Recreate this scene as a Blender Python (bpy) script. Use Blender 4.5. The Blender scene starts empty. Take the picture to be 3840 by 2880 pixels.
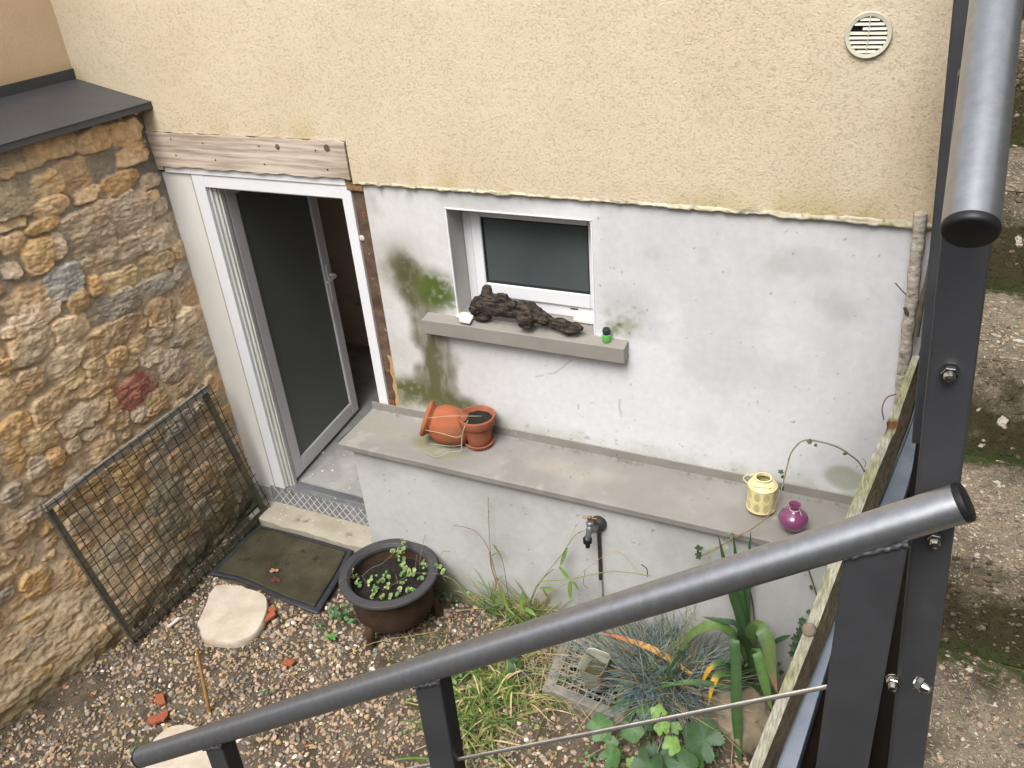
import bpy, math, random
import numpy as np
from mathutils import Vector, Matrix
random.seed(7); RNG = np.random.default_rng(11)
scene = bpy.context.scene
COL = scene.collection
D2R = math.radians

# ---------------------------------------------------------------- camera
F_PX, W_PX = 3190.0, 3840.0
YAW, PITCH, ROLL = -0.48816943705566357, 0.5281862939482574, -0.08963120432991009
CAM = np.array([0, -3.0, 3.0])
_fw = np.array([math.sin(YAW)*math.cos(PITCH), math.cos(YAW)*math.cos(PITCH), -math.sin(PITCH)])
_rt = np.array([math.cos(YAW), -math.sin(YAW), 0.0]); _up = np.cross(_rt, _fw)
_r = _rt*math.cos(ROLL)+_up*math.sin(ROLL); _u = -_rt*math.sin(ROLL)+_up*math.cos(ROLL)
cd = bpy.data.cameras.new('camera'); cam = bpy.data.objects.new('camera', cd); COL.objects.link(cam)
cam.matrix_world = Matrix(((_r[0], _u[0], -_fw[0], CAM[0]), (_r[1], _u[1], -_fw[1], CAM[1]),
                           (_r[2], _u[2], -_fw[2], CAM[2]), (0, 0, 0, 1)))
cd.sensor_width = 36; cd.lens = F_PX/W_PX*36; cd.clip_start = .02; cd.clip_end = 500
scene.camera = cam

# ---------------------------------------------------------------- world, sun, exposure
SUN_EL, SUN_AZ = D2R(55), D2R(180)      # azimuth clockwise from +y
w = bpy.data.worlds.new("World"); scene.world = w; w.use_nodes = True
nt = w.node_tree; bg = nt.nodes['Background']
sky = nt.nodes.new('ShaderNodeTexSky'); sky.sky_type = 'NISHITA'; sky.sun_disc = False
sky.sun_elevation = SUN_EL; sky.sun_rotation = SUN_AZ; sky.air_density = 1.0; sky.dust_density = 4.0; sky.ozone_density = 1.0
hs = nt.nodes.new('ShaderNodeHueSaturation'); hs.inputs['Saturation'].default_value = .22
nt.links.new(sky.outputs[0], hs.inputs['Color']); nt.links.new(hs.outputs[0], bg.inputs[0])
bg.inputs[1].default_value = .15
sd = bpy.data.lights.new('sun', 'SUN'); sd.energy = 1.45; sd.angle = D2R(30); sd.color = (1, .97, .93)
sun = bpy.data.objects.new('sun', sd); COL.objects.link(sun)
sv = Vector((math.sin(SUN_AZ)*math.cos(SUN_EL), math.cos(SUN_AZ)*math.cos(SUN_EL), math.sin(SUN_EL)))
sun.rotation_euler = (-sv).to_track_quat('-Z', 'Y').to_euler()
scene.view_settings.view_transform = 'Standard'; scene.view_settings.look = 'None'
scene.view_settings.gamma = 1; scene.view_settings.exposure = .92
scene.cycles.use_denoising = True; scene.render.filter_size = 1.15; scene.cycles.max_bounces = 8; scene.cycles.diffuse_bounces = 5

# ---------------------------------------------------------------- helpers
def ray(x, y): return _fw+_r*(x-1920)/F_PX-_u*(y-1440)/F_PX
def U(x, y, ax, val):                     # measured point of the photograph -> point on a world plane
    d = ray(x, y); return CAM+d*((val-CAM[ax])/d[ax])
def DEP(x, y, z): return CAM+ray(x, y)*z
def at(x, y, Y): return U(x, y, 1, Y)
def nrm(v): v = np.asarray(v, float); return v/max(np.linalg.norm(v), 1e-9)

def _h(ix, iy, iz, seed):
    n = (ix.astype(np.int64)*374761393+iy.astype(np.int64)*668265263+iz.astype(np.int64)*2147483647+seed*1274126177) & 0xffffffff
    n = ((n ^ (n >> 13))*1274126177) & 0xffffffff
    n = ((n ^ (n >> 16))*2246822519) & 0xffffffff
    return ((n ^ (n >> 15)) & 0xffffff)/float(0xffffff)
def vnoise(p, seed=0):
    i = np.floor(p).astype(np.int64); t = p-i; t = t*t*(3-2*t)
    o = 0
    for a in (0, 1):
        for b in (0, 1):
            for c in (0, 1):
                wgt = (t[:, 0] if a else 1-t[:, 0])*(t[:, 1] if b else 1-t[:, 1])*(t[:, 2] if c else 1-t[:, 2])
                o = o+wgt*_h(i[:, 0]+a, i[:, 1]+b, i[:, 2]+c, seed)
    return o
def fbm(p, sc=1.0, octs=4, seed=0, gain=.5):
    p = np.asarray(p, float)*sc; o = np.zeros(len(p)); a = 1; s = 0
    for k in range(octs):
        o += a*vnoise(p+k*17.3, seed+k); s += a; a *= gain; p = p*2.03
    return o/s
def sst(a, b, x):
    t = np.clip((x-a)/(b-a), 0, 1); return t*t*(3-2*t)
def HQ(n, a, b): q = np.quantile(n, [a, b]); return sst(q[0], q[1], n)
def mixc(a, b, t): t = np.asarray(t)[:, None]; return np.asarray(a)*(1-t)+np.asarray(b)*t

def mesh_np(name, V, Fq, material, parent=None, smooth=True, col=None):
    V = np.asarray(V, np.float32); Fq = np.asarray(Fq, np.int32)
    me = bpy.data.meshes.new(name); k = Fq.shape[1]
    me.vertices.add(len(V)); me.vertices.foreach_set('co', V.ravel())
    me.loops.add(Fq.size); me.loops.foreach_set('vertex_index', Fq.ravel())
    me.polygons.add(len(Fq)); me.polygons.foreach_set('loop_start', np.arange(0, Fq.size, k, dtype=np.int32))
    me.polygons.foreach_set('use_smooth', np.full(len(Fq), smooth))
    me.update(calc_edges=True); me.validate()
    if col is not None: setcol(me, col)
    return link(name, me, material, parent)
def setcol(me, col):
    a = me.color_attributes.new('Col', 'FLOAT_COLOR', 'POINT')
    c = np.ones((len(col), 4), np.float32); c[:, :3] = col; a.data.foreach_set('color', c.ravel())
def link(name, me, material, parent):
    if material: me.materials.append(material)
    o = bpy.data.objects.new(name, me); COL.objects.link(o)
    if parent is not None:
        o.parent = parent
        q = parent; m = Matrix.Identity(4)
        while q is not None:
            if q.type == 'EMPTY': m = Matrix.Translation(-q.location)
            q = q.parent
        if parent.type == 'EMPTY': o.matrix_parent_inverse = m
    return o
def tag(o, label, cat, group=None, kind=None):
    if label: o['label'] = label
    if cat: o['category'] = cat
    if group: o['group'] = group
    if kind: o['kind'] = kind
    return o
def thing(name, label, cat, loc, group=None):
    o = bpy.data.objects.new(name, None); COL.objects.link(o); o.location = Vector([float(v) for v in loc]); o.empty_display_size = .1
    return tag(o, label, cat, group)

def frame_axes(d):
    d = nrm(d); a = np.array([0, 0, 1.]) if abs(d[2]) < .9 else np.array([1., 0, 0])
    s = nrm(np.cross(d, a)); return s, np.cross(s, d), d
def crom(P, n):
    P = np.asarray(P, float); m = len(P)
    if m < 3: t = np.linspace(0, 1, n)[:, None]; return P[0]*(1-t)+P[-1]*t
    Q = np.vstack([2*P[0]-P[1], P, 2*P[-1]-P[-2]]); out = []
    for t in np.linspace(0, m-1, n):
        i = min(int(t), m-2); f = t-i; a, b, c, d = Q[i:i+4]
        out.append(.5*((2*b)+(c-a)*f+(2*a-5*b+4*c-d)*f*f+(-a+3*b-3*c+d)*f**3))
    return np.array(out)

class MB:
    def __init__(s): s.v = []; s.f = []; s.c = []
    def add(s, V, Fs, c=None):
        b = len(s.v); s.v += [tuple(map(float, p)) for p in V]; s.f += [tuple(i+b for i in f) for f in Fs]
        s.c += [tuple(c) if c is not None and np.ndim(c) == 1 else (1, 1, 1)]*len(V) if c is None or np.ndim(c) == 1 else [tuple(q) for q in c]
        return s
    def box(s, lo, hi, c=None):
        x0, y0, z0 = lo; x1, y1, z1 = hi
        return s.add([(x0,y0,z0),(x1,y0,z0),(x1,y1,z0),(x0,y1,z0),(x0,y0,z1),(x1,y0,z1),(x1,y1,z1),(x0,y1,z1)],
              [(3,2,1,0),(4,5,6,7),(0,1,5,4),(1,2,6,5),(2,3,7,6),(3,0,4,7)], c)
    def beam(s, a, b, wx, wz, side=None, c=None):      # box from a to b, wx along side, wz along the third axis
        a = np.asarray(a, float); b = np.asarray(b, float); d = nrm(b-a)
        if side is None: sx, sz, _ = frame_axes(d)
        else:
            sx = nrm(np.asarray(side)-d*np.dot(side, d)); sz = np.cross(sx, d)
        V = [p+sx*i*wx/2+sz*j*wz/2 for p in (a, b) for i, j in ((-1,-1),(1,-1),(1,1),(-1,1))]
        return s.add(V, [(3,2,1,0),(4,5,6,7),(0,1,5,4),(1,2,6,5),(2,3,7,6),(3,0,4,7)], c)
    def tube(s, P, R, n=10, cap=True, c=None, wob=0):
        P = np.asarray(P, float); m = len(P); R = np.broadcast_to(np.asarray(R, float), (m,))
        T = np.gradient(P, axis=0); V = []; sx = None
        for i in range(m):
            t = nrm(T[i])
            if sx is None: sx, _, _ = frame_axes(t); sy = np.cross(t, sx)
            else: sx = nrm(sx-t*np.dot(sx, t)); sy = np.cross(t, sx)
            for k in range(n):
                a = 2*math.pi*k/n; rr = R[i]*(1+wob*(random.random()-.5))
                V.append(P[i]+(sx*math.cos(a)+sy*math.sin(a))*rr)
        Fs = [(i*n+k, i*n+(k+1) % n, (i+1)*n+(k+1) % n, (i+1)*n+k) for i in range(m-1) for k in range(n)]
        if cap: Fs += [tuple(range(n-1, -1, -1)), tuple((m-1)*n+k for k in range(n))]
        cc = None
        if c is not None and np.ndim(c) == 2: cc = np.repeat(np.asarray(c), n, axis=0)
        elif c is not None: cc = c
        return s.add(V, Fs, cc)
    def lathe(s, prof, n=40, o=(0,0,0), axis=(0,0,1), c=None):
        o = np.asarray(o, float); sx, sy, d = frame_axes(axis)
        V = [o+d*z+(sx*math.cos(2*math.pi*k/n)+sy*math.sin(2*math.pi*k/n))*max(r, 1e-4) for r, z in prof for k in range(n)]
        Fs = [(i*n+k, i*n+(k+1) % n, (i+1)*n+(k+1) % n, (i+1)*n+k) for i in range(len(prof)-1) for k in range(n)]
        return s.add(V, Fs, c)
    def prism(s, poly, ext, c=None):                   # poly: 3D points, ext: extrusion vector
        n = len(poly); P = [np.asarray(p, float) for p in poly]; e = np.asarray(ext, float)
        return s.add(P+[p+e for p in P], [tuple(range(n-1, -1, -1)), tuple(range(n, 2*n))]+[(i, (i+1) % n, n+(i+1) % n, n+i) for i in range(n)], c)
    def strip(s, P, W, nor=(0,-.5,.85), fold=.25, n=14, c0=(1,1,1), c1=None, tip=None, tipat=.8, twist=0, taper=.5):
        P = crom(P, n); T = np.gradient(P, axis=0); c1 = c0 if c1 is None else c1; V = []; C = []
        for i in range(n):
            t = nrm(T[i]); q = i/(n-1)
            sd_ = nrm(np.cross(t, nor)); nn = np.cross(sd_, t)
            if twist: a = twist*q; sd_, nn = sd_*math.cos(a)+nn*math.sin(a), nn*math.cos(a)-sd_*math.sin(a)
            wv = W*(min(1, .45+q*2.2))*(1-max(0, (q-taper)/(1-taper))**1.7)
            col = np.asarray(c0)*(1-q)+np.asarray(c1)*q
            if tip is not None: k = min(1, max(0, (q-tipat)/.12)); col = col*(1-k)+np.asarray(tip)*k
            V += [P[i]-sd_*wv/2+nn*fold*wv/2, P[i], P[i]+sd_*wv/2+nn*fold*wv/2]; C += [col*.92, col*1.1, col*.92]
        Fs = []
        for i in range(n-1):
            b = i*3; Fs += [(b, b+1, b+4, b+3), (b+1, b+2, b+5, b+4)]
        return s.add(V, Fs, np.array(C))
    def build(s, name, material, parent=None, smooth=40, bevel=0, seg=2, usecol=False):
        me = bpy.data.meshes.new(name); me.from_pydata(s.v, [], s.f); me.update()
        if usecol: setcol(me, np.array(s.c))
        if smooth:
            me.polygons.foreach_set('use_smooth', np.ones(len(me.polygons), bool))
            if smooth < 180: me.set_sharp_from_angle(angle=D2R(smooth))
        o = link(name, me, material, parent)
        if bevel:
            m = o.modifiers.new('bevel', 'BEVEL'); m.width = bevel; m.segments = seg; m.limit_method = 'ANGLE'; m.angle_limit = D2R(35)
        return o

# ---------------------------------------------------------------- materials
def mat(name, c1, c2=None, scale=8, rough=.7, rvar=0, bump=0, bscale=80, bdist=.004, metal=0, spec=.4, stretch=(1, 1, 1), attr=False,
        spots=(), lo=.3, hi=.7, vor=None, coat=0, detail=6):
    m = bpy.data.materials.new(name); m.use_nodes = True; t = m.node_tree; N = t.nodes; L = t.links
    b = N['Principled BSDF']; b.inputs['Metallic'].default_value = metal
    b.inputs['Roughness'].default_value = rough; b.inputs['Specular IOR Level'].default_value = spec
    if coat: b.inputs['Coat Weight'].default_value = coat
    tc = N.new('ShaderNodeTexCoord'); mp = N.new('ShaderNodeMapping'); mp.inputs['Scale'].default_value = stretch
    L.new(tc.outputs['Object'], mp.inputs[0])
    def noise(sc, det=detail, ro=.6):
        n = N.new('ShaderNodeTexNoise'); n.inputs['Scale'].default_value = sc; n.inputs['Detail'].default_value = det
        n.inputs['Roughness'].default_value = ro; L.new(mp.outputs[0], n.inputs['Vector']); return n
    c2 = c1 if c2 is None else c2
    n1 = noise(scale); r = N.new('ShaderNodeValToRGB'); e = r.color_ramp.elements
    e[0].position = lo; e[1].position = hi; e[0].color = (*c1, 1); e[1].color = (*c2, 1); L.new(n1.outputs['Fac'], r.inputs[0])
    out = r.outputs[0]
    if attr:
        a = N.new('ShaderNodeVertexColor'); a.layer_name = 'Col'
        mx = N.new('ShaderNodeMix'); mx.data_type = 'RGBA'; mx.blend_type = 'MULTIPLY'; mx.inputs['Factor'].default_value = 1
        L.new(a.outputs['Color'], mx.inputs['A']); L.new(out, mx.inputs['B']); out = mx.outputs['Result']
    for col, sc, th, soft in spots:
        n = noise(sc, 4); mr = N.new('ShaderNodeMapRange'); mr.inputs['From Min'].default_value = th; mr.inputs['From Max'].default_value = th+soft
        L.new(n.outputs['Fac'], mr.inputs['Value'])
        mx = N.new('ShaderNodeMix'); mx.data_type = 'RGBA'; mx.inputs['B'].default_value = (*col, 1)
        L.new(mr.outputs[0], mx.inputs['Factor']); L.new(out, mx.inputs['A']); out = mx.outputs['Result']
    L.new(out, b.inputs['Base Color'])
    if rvar:
        mr = N.new('ShaderNodeMapRange'); mr.inputs['To Min'].default_value = rough-rvar; mr.inputs['To Max'].default_value = rough+rvar
        L.new(noise(scale*1.7).outputs['Fac'], mr.inputs['Value']); L.new(mr.outputs[0], b.inputs['Roughness'])
    if bump:
        bp = N.new('ShaderNodeBump'); bp.inputs['Strength'].default_value = bump; bp.inputs['Distance'].default_value = bdist
        L.new(noise(bscale, 5).outputs['Fac'], bp.inputs['Height']); L.new(bp.outputs[0], b.inputs['Normal'])
    return m

def stucco_mat():
    m = mat('ochre_stucco', (.555, .465, .33), (.61, .518, .378), scale=2.2, rough=.95, spec=.15, attr=True)
    t = m.node_tree; N = t.nodes; L = t.links; b = N['Principled BSDF']; tc = N['Texture Coordinate']
    # crusty scraped render: distorted grains, torn pits between them, fine sand
    nd = N.new('ShaderNodeTexNoise'); nd.inputs['Scale'].default_value = 140; nd.inputs['Detail'].default_value = 2; L.new(tc.outputs['Object'], nd.inputs['Vector'])
    dv = N.new('ShaderNodeMix'); dv.data_type = 'RGBA'; dv.blend_type = 'LINEAR_LIGHT'; dv.inputs['Factor'].default_value = .0045; L.new(tc.outputs['Object'], dv.inputs['A']); L.new(nd.outputs['Color'], dv.inputs['B'])
    vo = N.new('ShaderNodeTexVoronoi'); vo.inputs['Scale'].default_value = 165; L.new(dv.outputs['Result'], vo.inputs['Vector'])
    n1 = N.new('ShaderNodeTexNoise'); n1.inputs['Scale'].default_value = 112; n1.inputs['Detail'].default_value = 5; n1.inputs['Roughness'].default_value = .7; L.new(tc.outputs['Object'], n1.inputs['Vector'])
    mr = N.new('ShaderNodeMapRange'); mr.inputs['From Min'].default_value = .34; mr.inputs['From Max'].default_value = .46; L.new(n1.outputs['Fac'], mr.inputs['Value'])
    gm = N.new('ShaderNodeMath'); gm.operation = 'MULTIPLY_ADD'; gm.inputs[1].default_value = -.75; L.new(vo.outputs['Distance'], gm.inputs[0]); L.new(mr.outputs[0], gm.inputs[2])
    ad = N.new('ShaderNodeMath'); ad.operation = 'MULTIPLY_ADD'; ad.inputs[1].default_value = .9; L.new(n1.outputs['Fac'], ad.inputs[0]); L.new(gm.outputs[0], ad.inputs[2])
    bp = N.new('ShaderNodeBump'); bp.inputs['Strength'].default_value = .55; bp.inputs['Distance'].default_value = .003
    L.new(ad.outputs[0], bp.inputs['Height']); L.new(bp.outputs[0], b.inputs['Normal'])
    src = b.inputs['Base Color'].links[0].from_socket; dk = N.new('ShaderNodeMapRange'); dk.inputs['From Min'].default_value = 0; dk.inputs['From Max'].default_value = .8; dk.inputs['To Min'].default_value = .88; dk.inputs['To Max'].default_value = 1; L.new(mr.outputs[0], dk.inputs['Value'])
    mx = N.new('ShaderNodeMix'); mx.data_type = 'RGBA'; mx.blend_type = 'MULTIPLY'; mx.inputs['Factor'].default_value = 1; L.new(src, mx.inputs['A']); L.new(dk.outputs[0], mx.inputs['B']); L.new(mx.outputs['Result'], b.inputs['Base Color'])   # pits darkened in the colour: relief shade as well as grime
    return m

def aggregate_mat():
    m = bpy.data.materials.new('exposed_aggregate_concrete'); m.use_nodes = True; t = m.node_tree; N = t.nodes; L = t.links; b = N['Principled BSDF']
    b.inputs['Roughness'].default_value = .9; b.inputs['Specular IOR Level'].default_value = .25
    tc = N.new('ShaderNodeTexCoord')
    nw = N.new('ShaderNodeTexNoise'); nw.inputs['Scale'].default_value = 55; nw.inputs['Detail'].default_value = 3; L.new(tc.outputs['Object'], nw.inputs['Vector'])
    mxv = N.new('ShaderNodeMix'); mxv.data_type = 'RGBA'; mxv.blend_type = 'LINEAR_LIGHT'; mxv.inputs['Factor'].default_value = .016
    L.new(tc.outputs['Object'], mxv.inputs['A']); L.new(nw.outputs['Color'], mxv.inputs['B'])
    def peb(scale, thr, pos):
        v = N.new('ShaderNodeTexVoronoi'); v.inputs['Scale'].default_value = scale; v.inputs['Randomness'].default_value = 1; L.new(mxv.outputs['Result'], v.inputs['Vector'])
        sp = N.new('ShaderNodeSeparateColor'); L.new(v.outputs['Color'], sp.inputs[0])
        rr = N.new('ShaderNodeMath'); rr.operation = 'MULTIPLY_ADD'; rr.inputs[1].default_value = .38; rr.inputs[2].default_value = thr; L.new(sp.outputs[1], rr.inputs[0])
        sub = N.new('ShaderNodeMath'); sub.operation = 'SUBTRACT'; L.new(rr.outputs[0], sub.inputs[0]); L.new(v.outputs['Distance'], sub.inputs[1])
        mk = N.new('ShaderNodeMapRange'); mk.inputs['From Min'].default_value = 0; mk.inputs['From Max'].default_value = .1; L.new(sub.outputs[0], mk.inputs['Value'])
        rp = N.new('ShaderNodeValToRGB'); e = rp.color_ramp.elements; rp.color_ramp.interpolation = 'CONSTANT'
        cs = [(.16,.135,.10),(.34,.295,.22),(.24,.2,.14),(.31,.22,.15),(.19,.165,.125),(.50,.47,.40),(.28,.24,.18),(.13,.125,.115),(.38,.33,.25),(.36,.28,.22)]
        e[0].color = (*cs[0], 1); e[1].position = .1; e[1].color = (*cs[1], 1)
        for i, c in enumerate(cs[2:]): q = e.new(.1*(i+2)); q.color = (*c, 1)
        L.new(sp.outputs[0], rp.inputs[0]); return mk.outputs[0], rp.outputs[0]
    m1, c1 = peb(95, .05, 0); m2, c2 = peb(210, .28, 1)
    nb = N.new('ShaderNodeTexNoise'); nb.inputs['Scale'].default_value = 9; nb.inputs['Detail'].default_value = 8; nb.inputs['Roughness'].default_value = .7; L.new(tc.outputs['Object'], nb.inputs['Vector'])
    base = N.new('ShaderNodeValToRGB'); base.color_ramp.elements[0].color = (.055, .049, .038, 1); base.color_ramp.elements[1].color = (.27, .24, .19, 1)
    base.color_ramp.elements[0].position = .3; base.color_ramp.elements[1].position = .68; L.new(nb.outputs['Fac'], base.inputs[0])
    def mix(f, a, bb):
        x = N.new('ShaderNodeMix'); x.data_type = 'RGBA'
        L.new(f, x.inputs['Factor']); L.new(a, x.inputs['A'])
        if isinstance(bb, tuple): x.inputs['B'].default_value = (*bb, 1)
        else: L.new(bb, x.inputs['B'])
        return x.outputs['Result']
    o = mix(m2, base.outputs[0], c2); o = mix(m1, o, c1)
    a = N.new('ShaderNodeVertexColor'); a.layer_name = 'Col'; sp = N.new('ShaderNodeSeparateColor'); L.new(a.outputs['Color'], sp.inputs[0])
    def msk(ch, scale, th, soft):
        n = N.new('ShaderNodeTexNoise'); n.inputs['Scale'].default_value = scale; n.inputs['Detail'].default_value = 6; L.new(tc.outputs['Object'], n.inputs['Vector'])
        s_ = N.new('ShaderNodeMath'); s_.operation = 'ADD'; L.new(n.outputs['Fac'], s_.inputs[0])
        if ch is not None: L.new(sp.outputs[ch], s_.inputs[1])
        else: s_.inputs[1].default_value = 0
        r_ = N.new('ShaderNodeMapRange'); r_.inputs['From Min'].default_value = th; r_.inputs['From Max'].default_value = th+soft; L.new(s_.outputs[0], r_.inputs['Value']); return r_.outputs[0]
    o = mix(msk(1, 26, .74, .35), o, (.05, .045, .022))      # dark algae film
    o = mix(msk(0, 75, .93, .18), o, (.042, .058, .017))    # moss
    o = mix(msk(None, 24, .685, .03), o, (.58, .57, .5))     # lichen
    tm_ = N.new('ShaderNodeMix'); tm_.data_type = 'RGBA'; tm_.blend_type = 'MULTIPLY'; tm_.inputs['Factor'].default_value = 1; tm_.inputs['B'].default_value = (.88, .83, .75, 1); L.new(o, tm_.inputs['A']); L.new(tm_.outputs['Result'], b.inputs['Base Color'])
    h = N.new('ShaderNodeMath'); h.operation = 'MULTIPLY_ADD'; h.inputs[1].default_value = .5; L.new(m2, h.inputs[0]); L.new(m1, h.inputs[2])
    h2 = N.new('ShaderNodeMath'); h2.operation = 'ADD'; L.new(h.outputs[0], h2.inputs[0]); L.new(nb.outputs['Fac'], h2.inputs[1])
    bp = N.new('ShaderNodeBump'); bp.inputs['Strength'].default_value = .9; bp.inputs['Distance'].default_value = .005; L.new(h2.outputs[0], bp.inputs['Height']); L.new(bp.outputs[0], b.inputs['Normal'])
    return m

def wood_mat(name, c1, c2, axis, scale=1.0, rough=.85, spots=(), bump=.5):
    st = [26*scale]*3; st[axis] = 1.3*scale
    return mat(name, c1, c2, scale=1.6, stretch=tuple(st), rough=rough, spec=.2, bump=bump, bscale=2.2, bdist=.003, lo=.40, hi=.60, spots=spots)

M = {}
M['stucco'] = stucco_mat()
M['paint_wall'] = mat('stained_white_render', (.9, .9, .9), (1, 1, 1), scale=30, rough=.85, spec=.25, bump=.22, bscale=90, bdist=.003, attr=True)
M['reveal'] = mat('reveal_paint', (.47, .465, .44), (.56, .555, .53), scale=9, rough=.85, spec=.25, bump=.2, bscale=80, bdist=.002)
M['ledge'] = mat('taupe_coated_ledge', (.93, .93, .92), (1, 1, 1), scale=14, rough=.55, rvar=.1, spec=.35, attr=True, bump=.06, bscale=120, bdist=.002)
M['masonry'] = mat('rubble_stone', (.80, .79, .78), (1.24, 1.22, 1.18), scale=42, rough=.95, spec=.15, attr=True, bump=.7, bscale=110, bdist=.005)
M['cap'] = mat('anthracite_sheet', (.045, .047, .053), (.058, .060, .067), scale=6, rough=.42, rvar=.08, spec=.45, spots=[((.12, .12, .12), 60, .74, .04)])
M['pvc'] = mat('white_pvc', (.66, .67, .69), (.72, .72, .74), scale=3, rough=.38, spec=.45, spots=[((.5, .49, .45), 22, .70, .2)])
M['pvc_dirty'] = mat('dirty_pvc', (.42, .415, .39), (.62, .61, .59), scale=4, stretch=(18, 18, 1), rough=.5, spec=.4)
M['panel'] = mat('cream_board', (.60, .59, .55), (.66, .655, .62), scale=4, rough=.6, spec=.3, spots=[((.35, .33, .28), 40, .72, .05)])
M['sealant'] = mat('aged_sealant', (.30, .27, .22), (.42, .39, .34), scale=30, rough=.8)
M['gasket'] = mat('black_gasket', (.02, .02, .022), rough=.6)
M['glass'] = mat('dark_frosted_pane', (.058, .070, .070), (.085, .098, .097), scale=2.5, rough=.2, rvar=.06, spec=.35, spots=[((.06, .068, .066), 5, .6, .4)])
M['glass2'] = mat('dark_frosted_door_pane', (.125, .142, .132), (.125, .142, .132), scale=.5, rough=.4, spec=.25, detail=1)
M['lintel'] = wood_mat('weathered_fir', (.30, .235, .175), (.55, .475, .395), 0, 1.0, spots=[((.30, .19, .10), 5.2, .60, .18)])
M['rustwood'] = mat('rusty_dark_strip', (.05, .032, .022), (.15, .095, .06), scale=16, rough=.9, spots=[((.30, .10, .03), 22, .60, .1), ((.25, .24, .22), 40, .68, .05)], bump=.6, bscale=60)
M['brick_edge'] = mat('red_brick_edge', (.20, .075, .035), (.28, .11, .06), scale=30, rough=.95, bump=.5)
M['concrete_floor'] = mat('grey_concrete', (.24, .23, .22), (.40, .39, .375), scale=5, rough=.85, spots=[((.6, .58, .55), 70, .70, .04), ((.14, .13, .12), 9, .62, .2)], bump=.3, bscale=50)
M['interior'] = mat('interior_plaster', (.58, .49, .41), (.66, .57, .49), scale=2, rough=.95, spots=[((.05, .045, .04), 3, .6, .15)])
M['step'] = mat('worn_step_stone', (.30, .265, .20), (.44, .40, .33), scale=5, rough=.9, spots=[((.13, .13, .06), 7, .62, .12), ((.58, .55, .5), 60, .70, .04)], bump=.5, bscale=60)
M['alu'] = mat('worn_aluminium', (.30, .31, .33), (.48, .49, .51), scale=7, rough=.42, metal=.75, rvar=.1, spots=[((.34, .28, .20), 30, .63, .06)])
M['soil'] = mat('dirt', (.055, .043, .030), (.16, .13, .095), scale=9, rough=1, spec=.1, bump=.9, bscale=70, bdist=.01)
M['gravel'] = mat('gravel_stone', (.8, .8, .8), (1.15, 1.15, 1.15), scale=60, rough=.8, spec=.3, attr=True, bump=.25, bscale=200, bdist=.002)
M['flat'] = mat('pale_flagstone', (.44, .37, .29), (.62, .55, .46), scale=9, rough=.9, bump=.6, bscale=45, spots=[((.36, .28, .18), 9, .60, .12), ((.24, .22, .13), 22, .66, .08)])
M['rock'] = mat('brown_rock', (.14, .11, .07), (.30, .25, .17), scale=9, rough=.95, bump=.8, bscale=40, spots=[((.08, .09, .03), 9, .6, .1)])
M['rail'] = mat('grey_rail_paint', (.29, .298, .315), (.36, .368, .385), scale=90, rough=.36, rvar=.03, metal=.86, spec=.55, bump=.10, bscale=420, bdist=.0012)
M['post'] = mat('anthracite_post_paint', (.034, .035, .038), (.048, .049, .053), scale=10, rough=.44, spec=.4, bump=.07, bscale=320, bdist=.001, spots=[((.10, .10, .10), 90, .77, .03)])
M['rubber'] = mat('black_plastic', (.008, .008, .009), (.014, .014, .016), scale=20, rough=.45, spec=.35)
M['steel'] = mat('stainless_steel', (.62, .60, .57), (.75, .73, .70), scale=30, rough=.2, metal=1)
M['wire'] = mat('steel_cable', (.30, .28, .25), (.40, .38, .34), scale=60, rough=.35, metal=.8)
M['galv'] = mat('galvanised_sheet', (.20, .235, .285), (.32, .36, .42), scale=9, rough=.45, metal=.5, rvar=.1, spots=[((.22, .24, .28), 30, .66, .06), ((.35, .16, .08), 60, .74, .03)])
M['timber'] = None
M['bark'] = mat('birch_bark', (.20, .17, .13), (.62, .57, .48), scale=5, stretch=(9, 9, 16), rough=.9, spots=[((.09, .075, .06), 1.6, .58, .1)], bump=.6, bscale=8)
M['dark_bark'] = mat('dark_bark', (.07, .055, .04), (.16, .13, .10), scale=30, rough=.95, bump=.6, bscale=60)
M['iron'] = mat('rusty_cast_iron', (.034, .019, .011), (.070, .040, .025), scale=9, rough=.82, spec=.3, spots=[((.085, .05, .032), 26, .60, .15)], bump=.35, bscale=140, bdist=.003)
M['iron_rim'] = mat('cast_iron_rim', (.040, .040, .044), (.062, .061, .064), scale=12, rough=.6, spec=.4, spots=[((.075, .05, .035), 22, .60, .12)], bump=.2, bscale=140, bdist=.002)
M['potsoil'] = mat('potting_soil', (.008, .007, .006), (.028, .023, .018), scale=60, rough=1, bump=1, bscale=120, bdist=.01)
M['terra'] = mat('terracotta', (.27, .088, .042), (.37, .135, .066), scale=9, rough=.85, spec=.2, spots=[((.16, .085, .05), 12, .64, .12)], bump=.2, bscale=120)
M['terra_dark'] = mat('aged_terracotta', (.22, .075, .042), (.33, .12, .066), scale=9, rough=.85, spec=.2, spots=[((.34, .24, .2), 14, .62, .2)], bump=.2, bscale=120)
M['terra_moss'] = mat('mossy_terracotta', (1, 1, 1), (1, 1, 1), rough=.85, spec=.2, attr=True, bump=.25, bscale=110)
M['drift'] = mat('dark_driftwood', (.006, .005, .004), (.11, .083, .06), scale=4, stretch=(5, 22, 22), rough=.8, bump=1, bscale=6, bdist=.016, lo=.40, hi=.68)
M['green'] = mat('green_plastic', (.085, .34, .06), (.11, .40, .08), rough=.35, spec=.5)
M['darkplastic'] = mat('grey_black_plastic', (.022, .026, .032), (.032, .036, .042), rough=.4, spec=.5)
M['lantern'] = mat('cream_enamel', (.66, .57, .27), (.76, .68, .37), scale=6, rough=.4, spec=.5, spots=[((.36, .16, .05), 17, .66, .06)])
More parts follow.
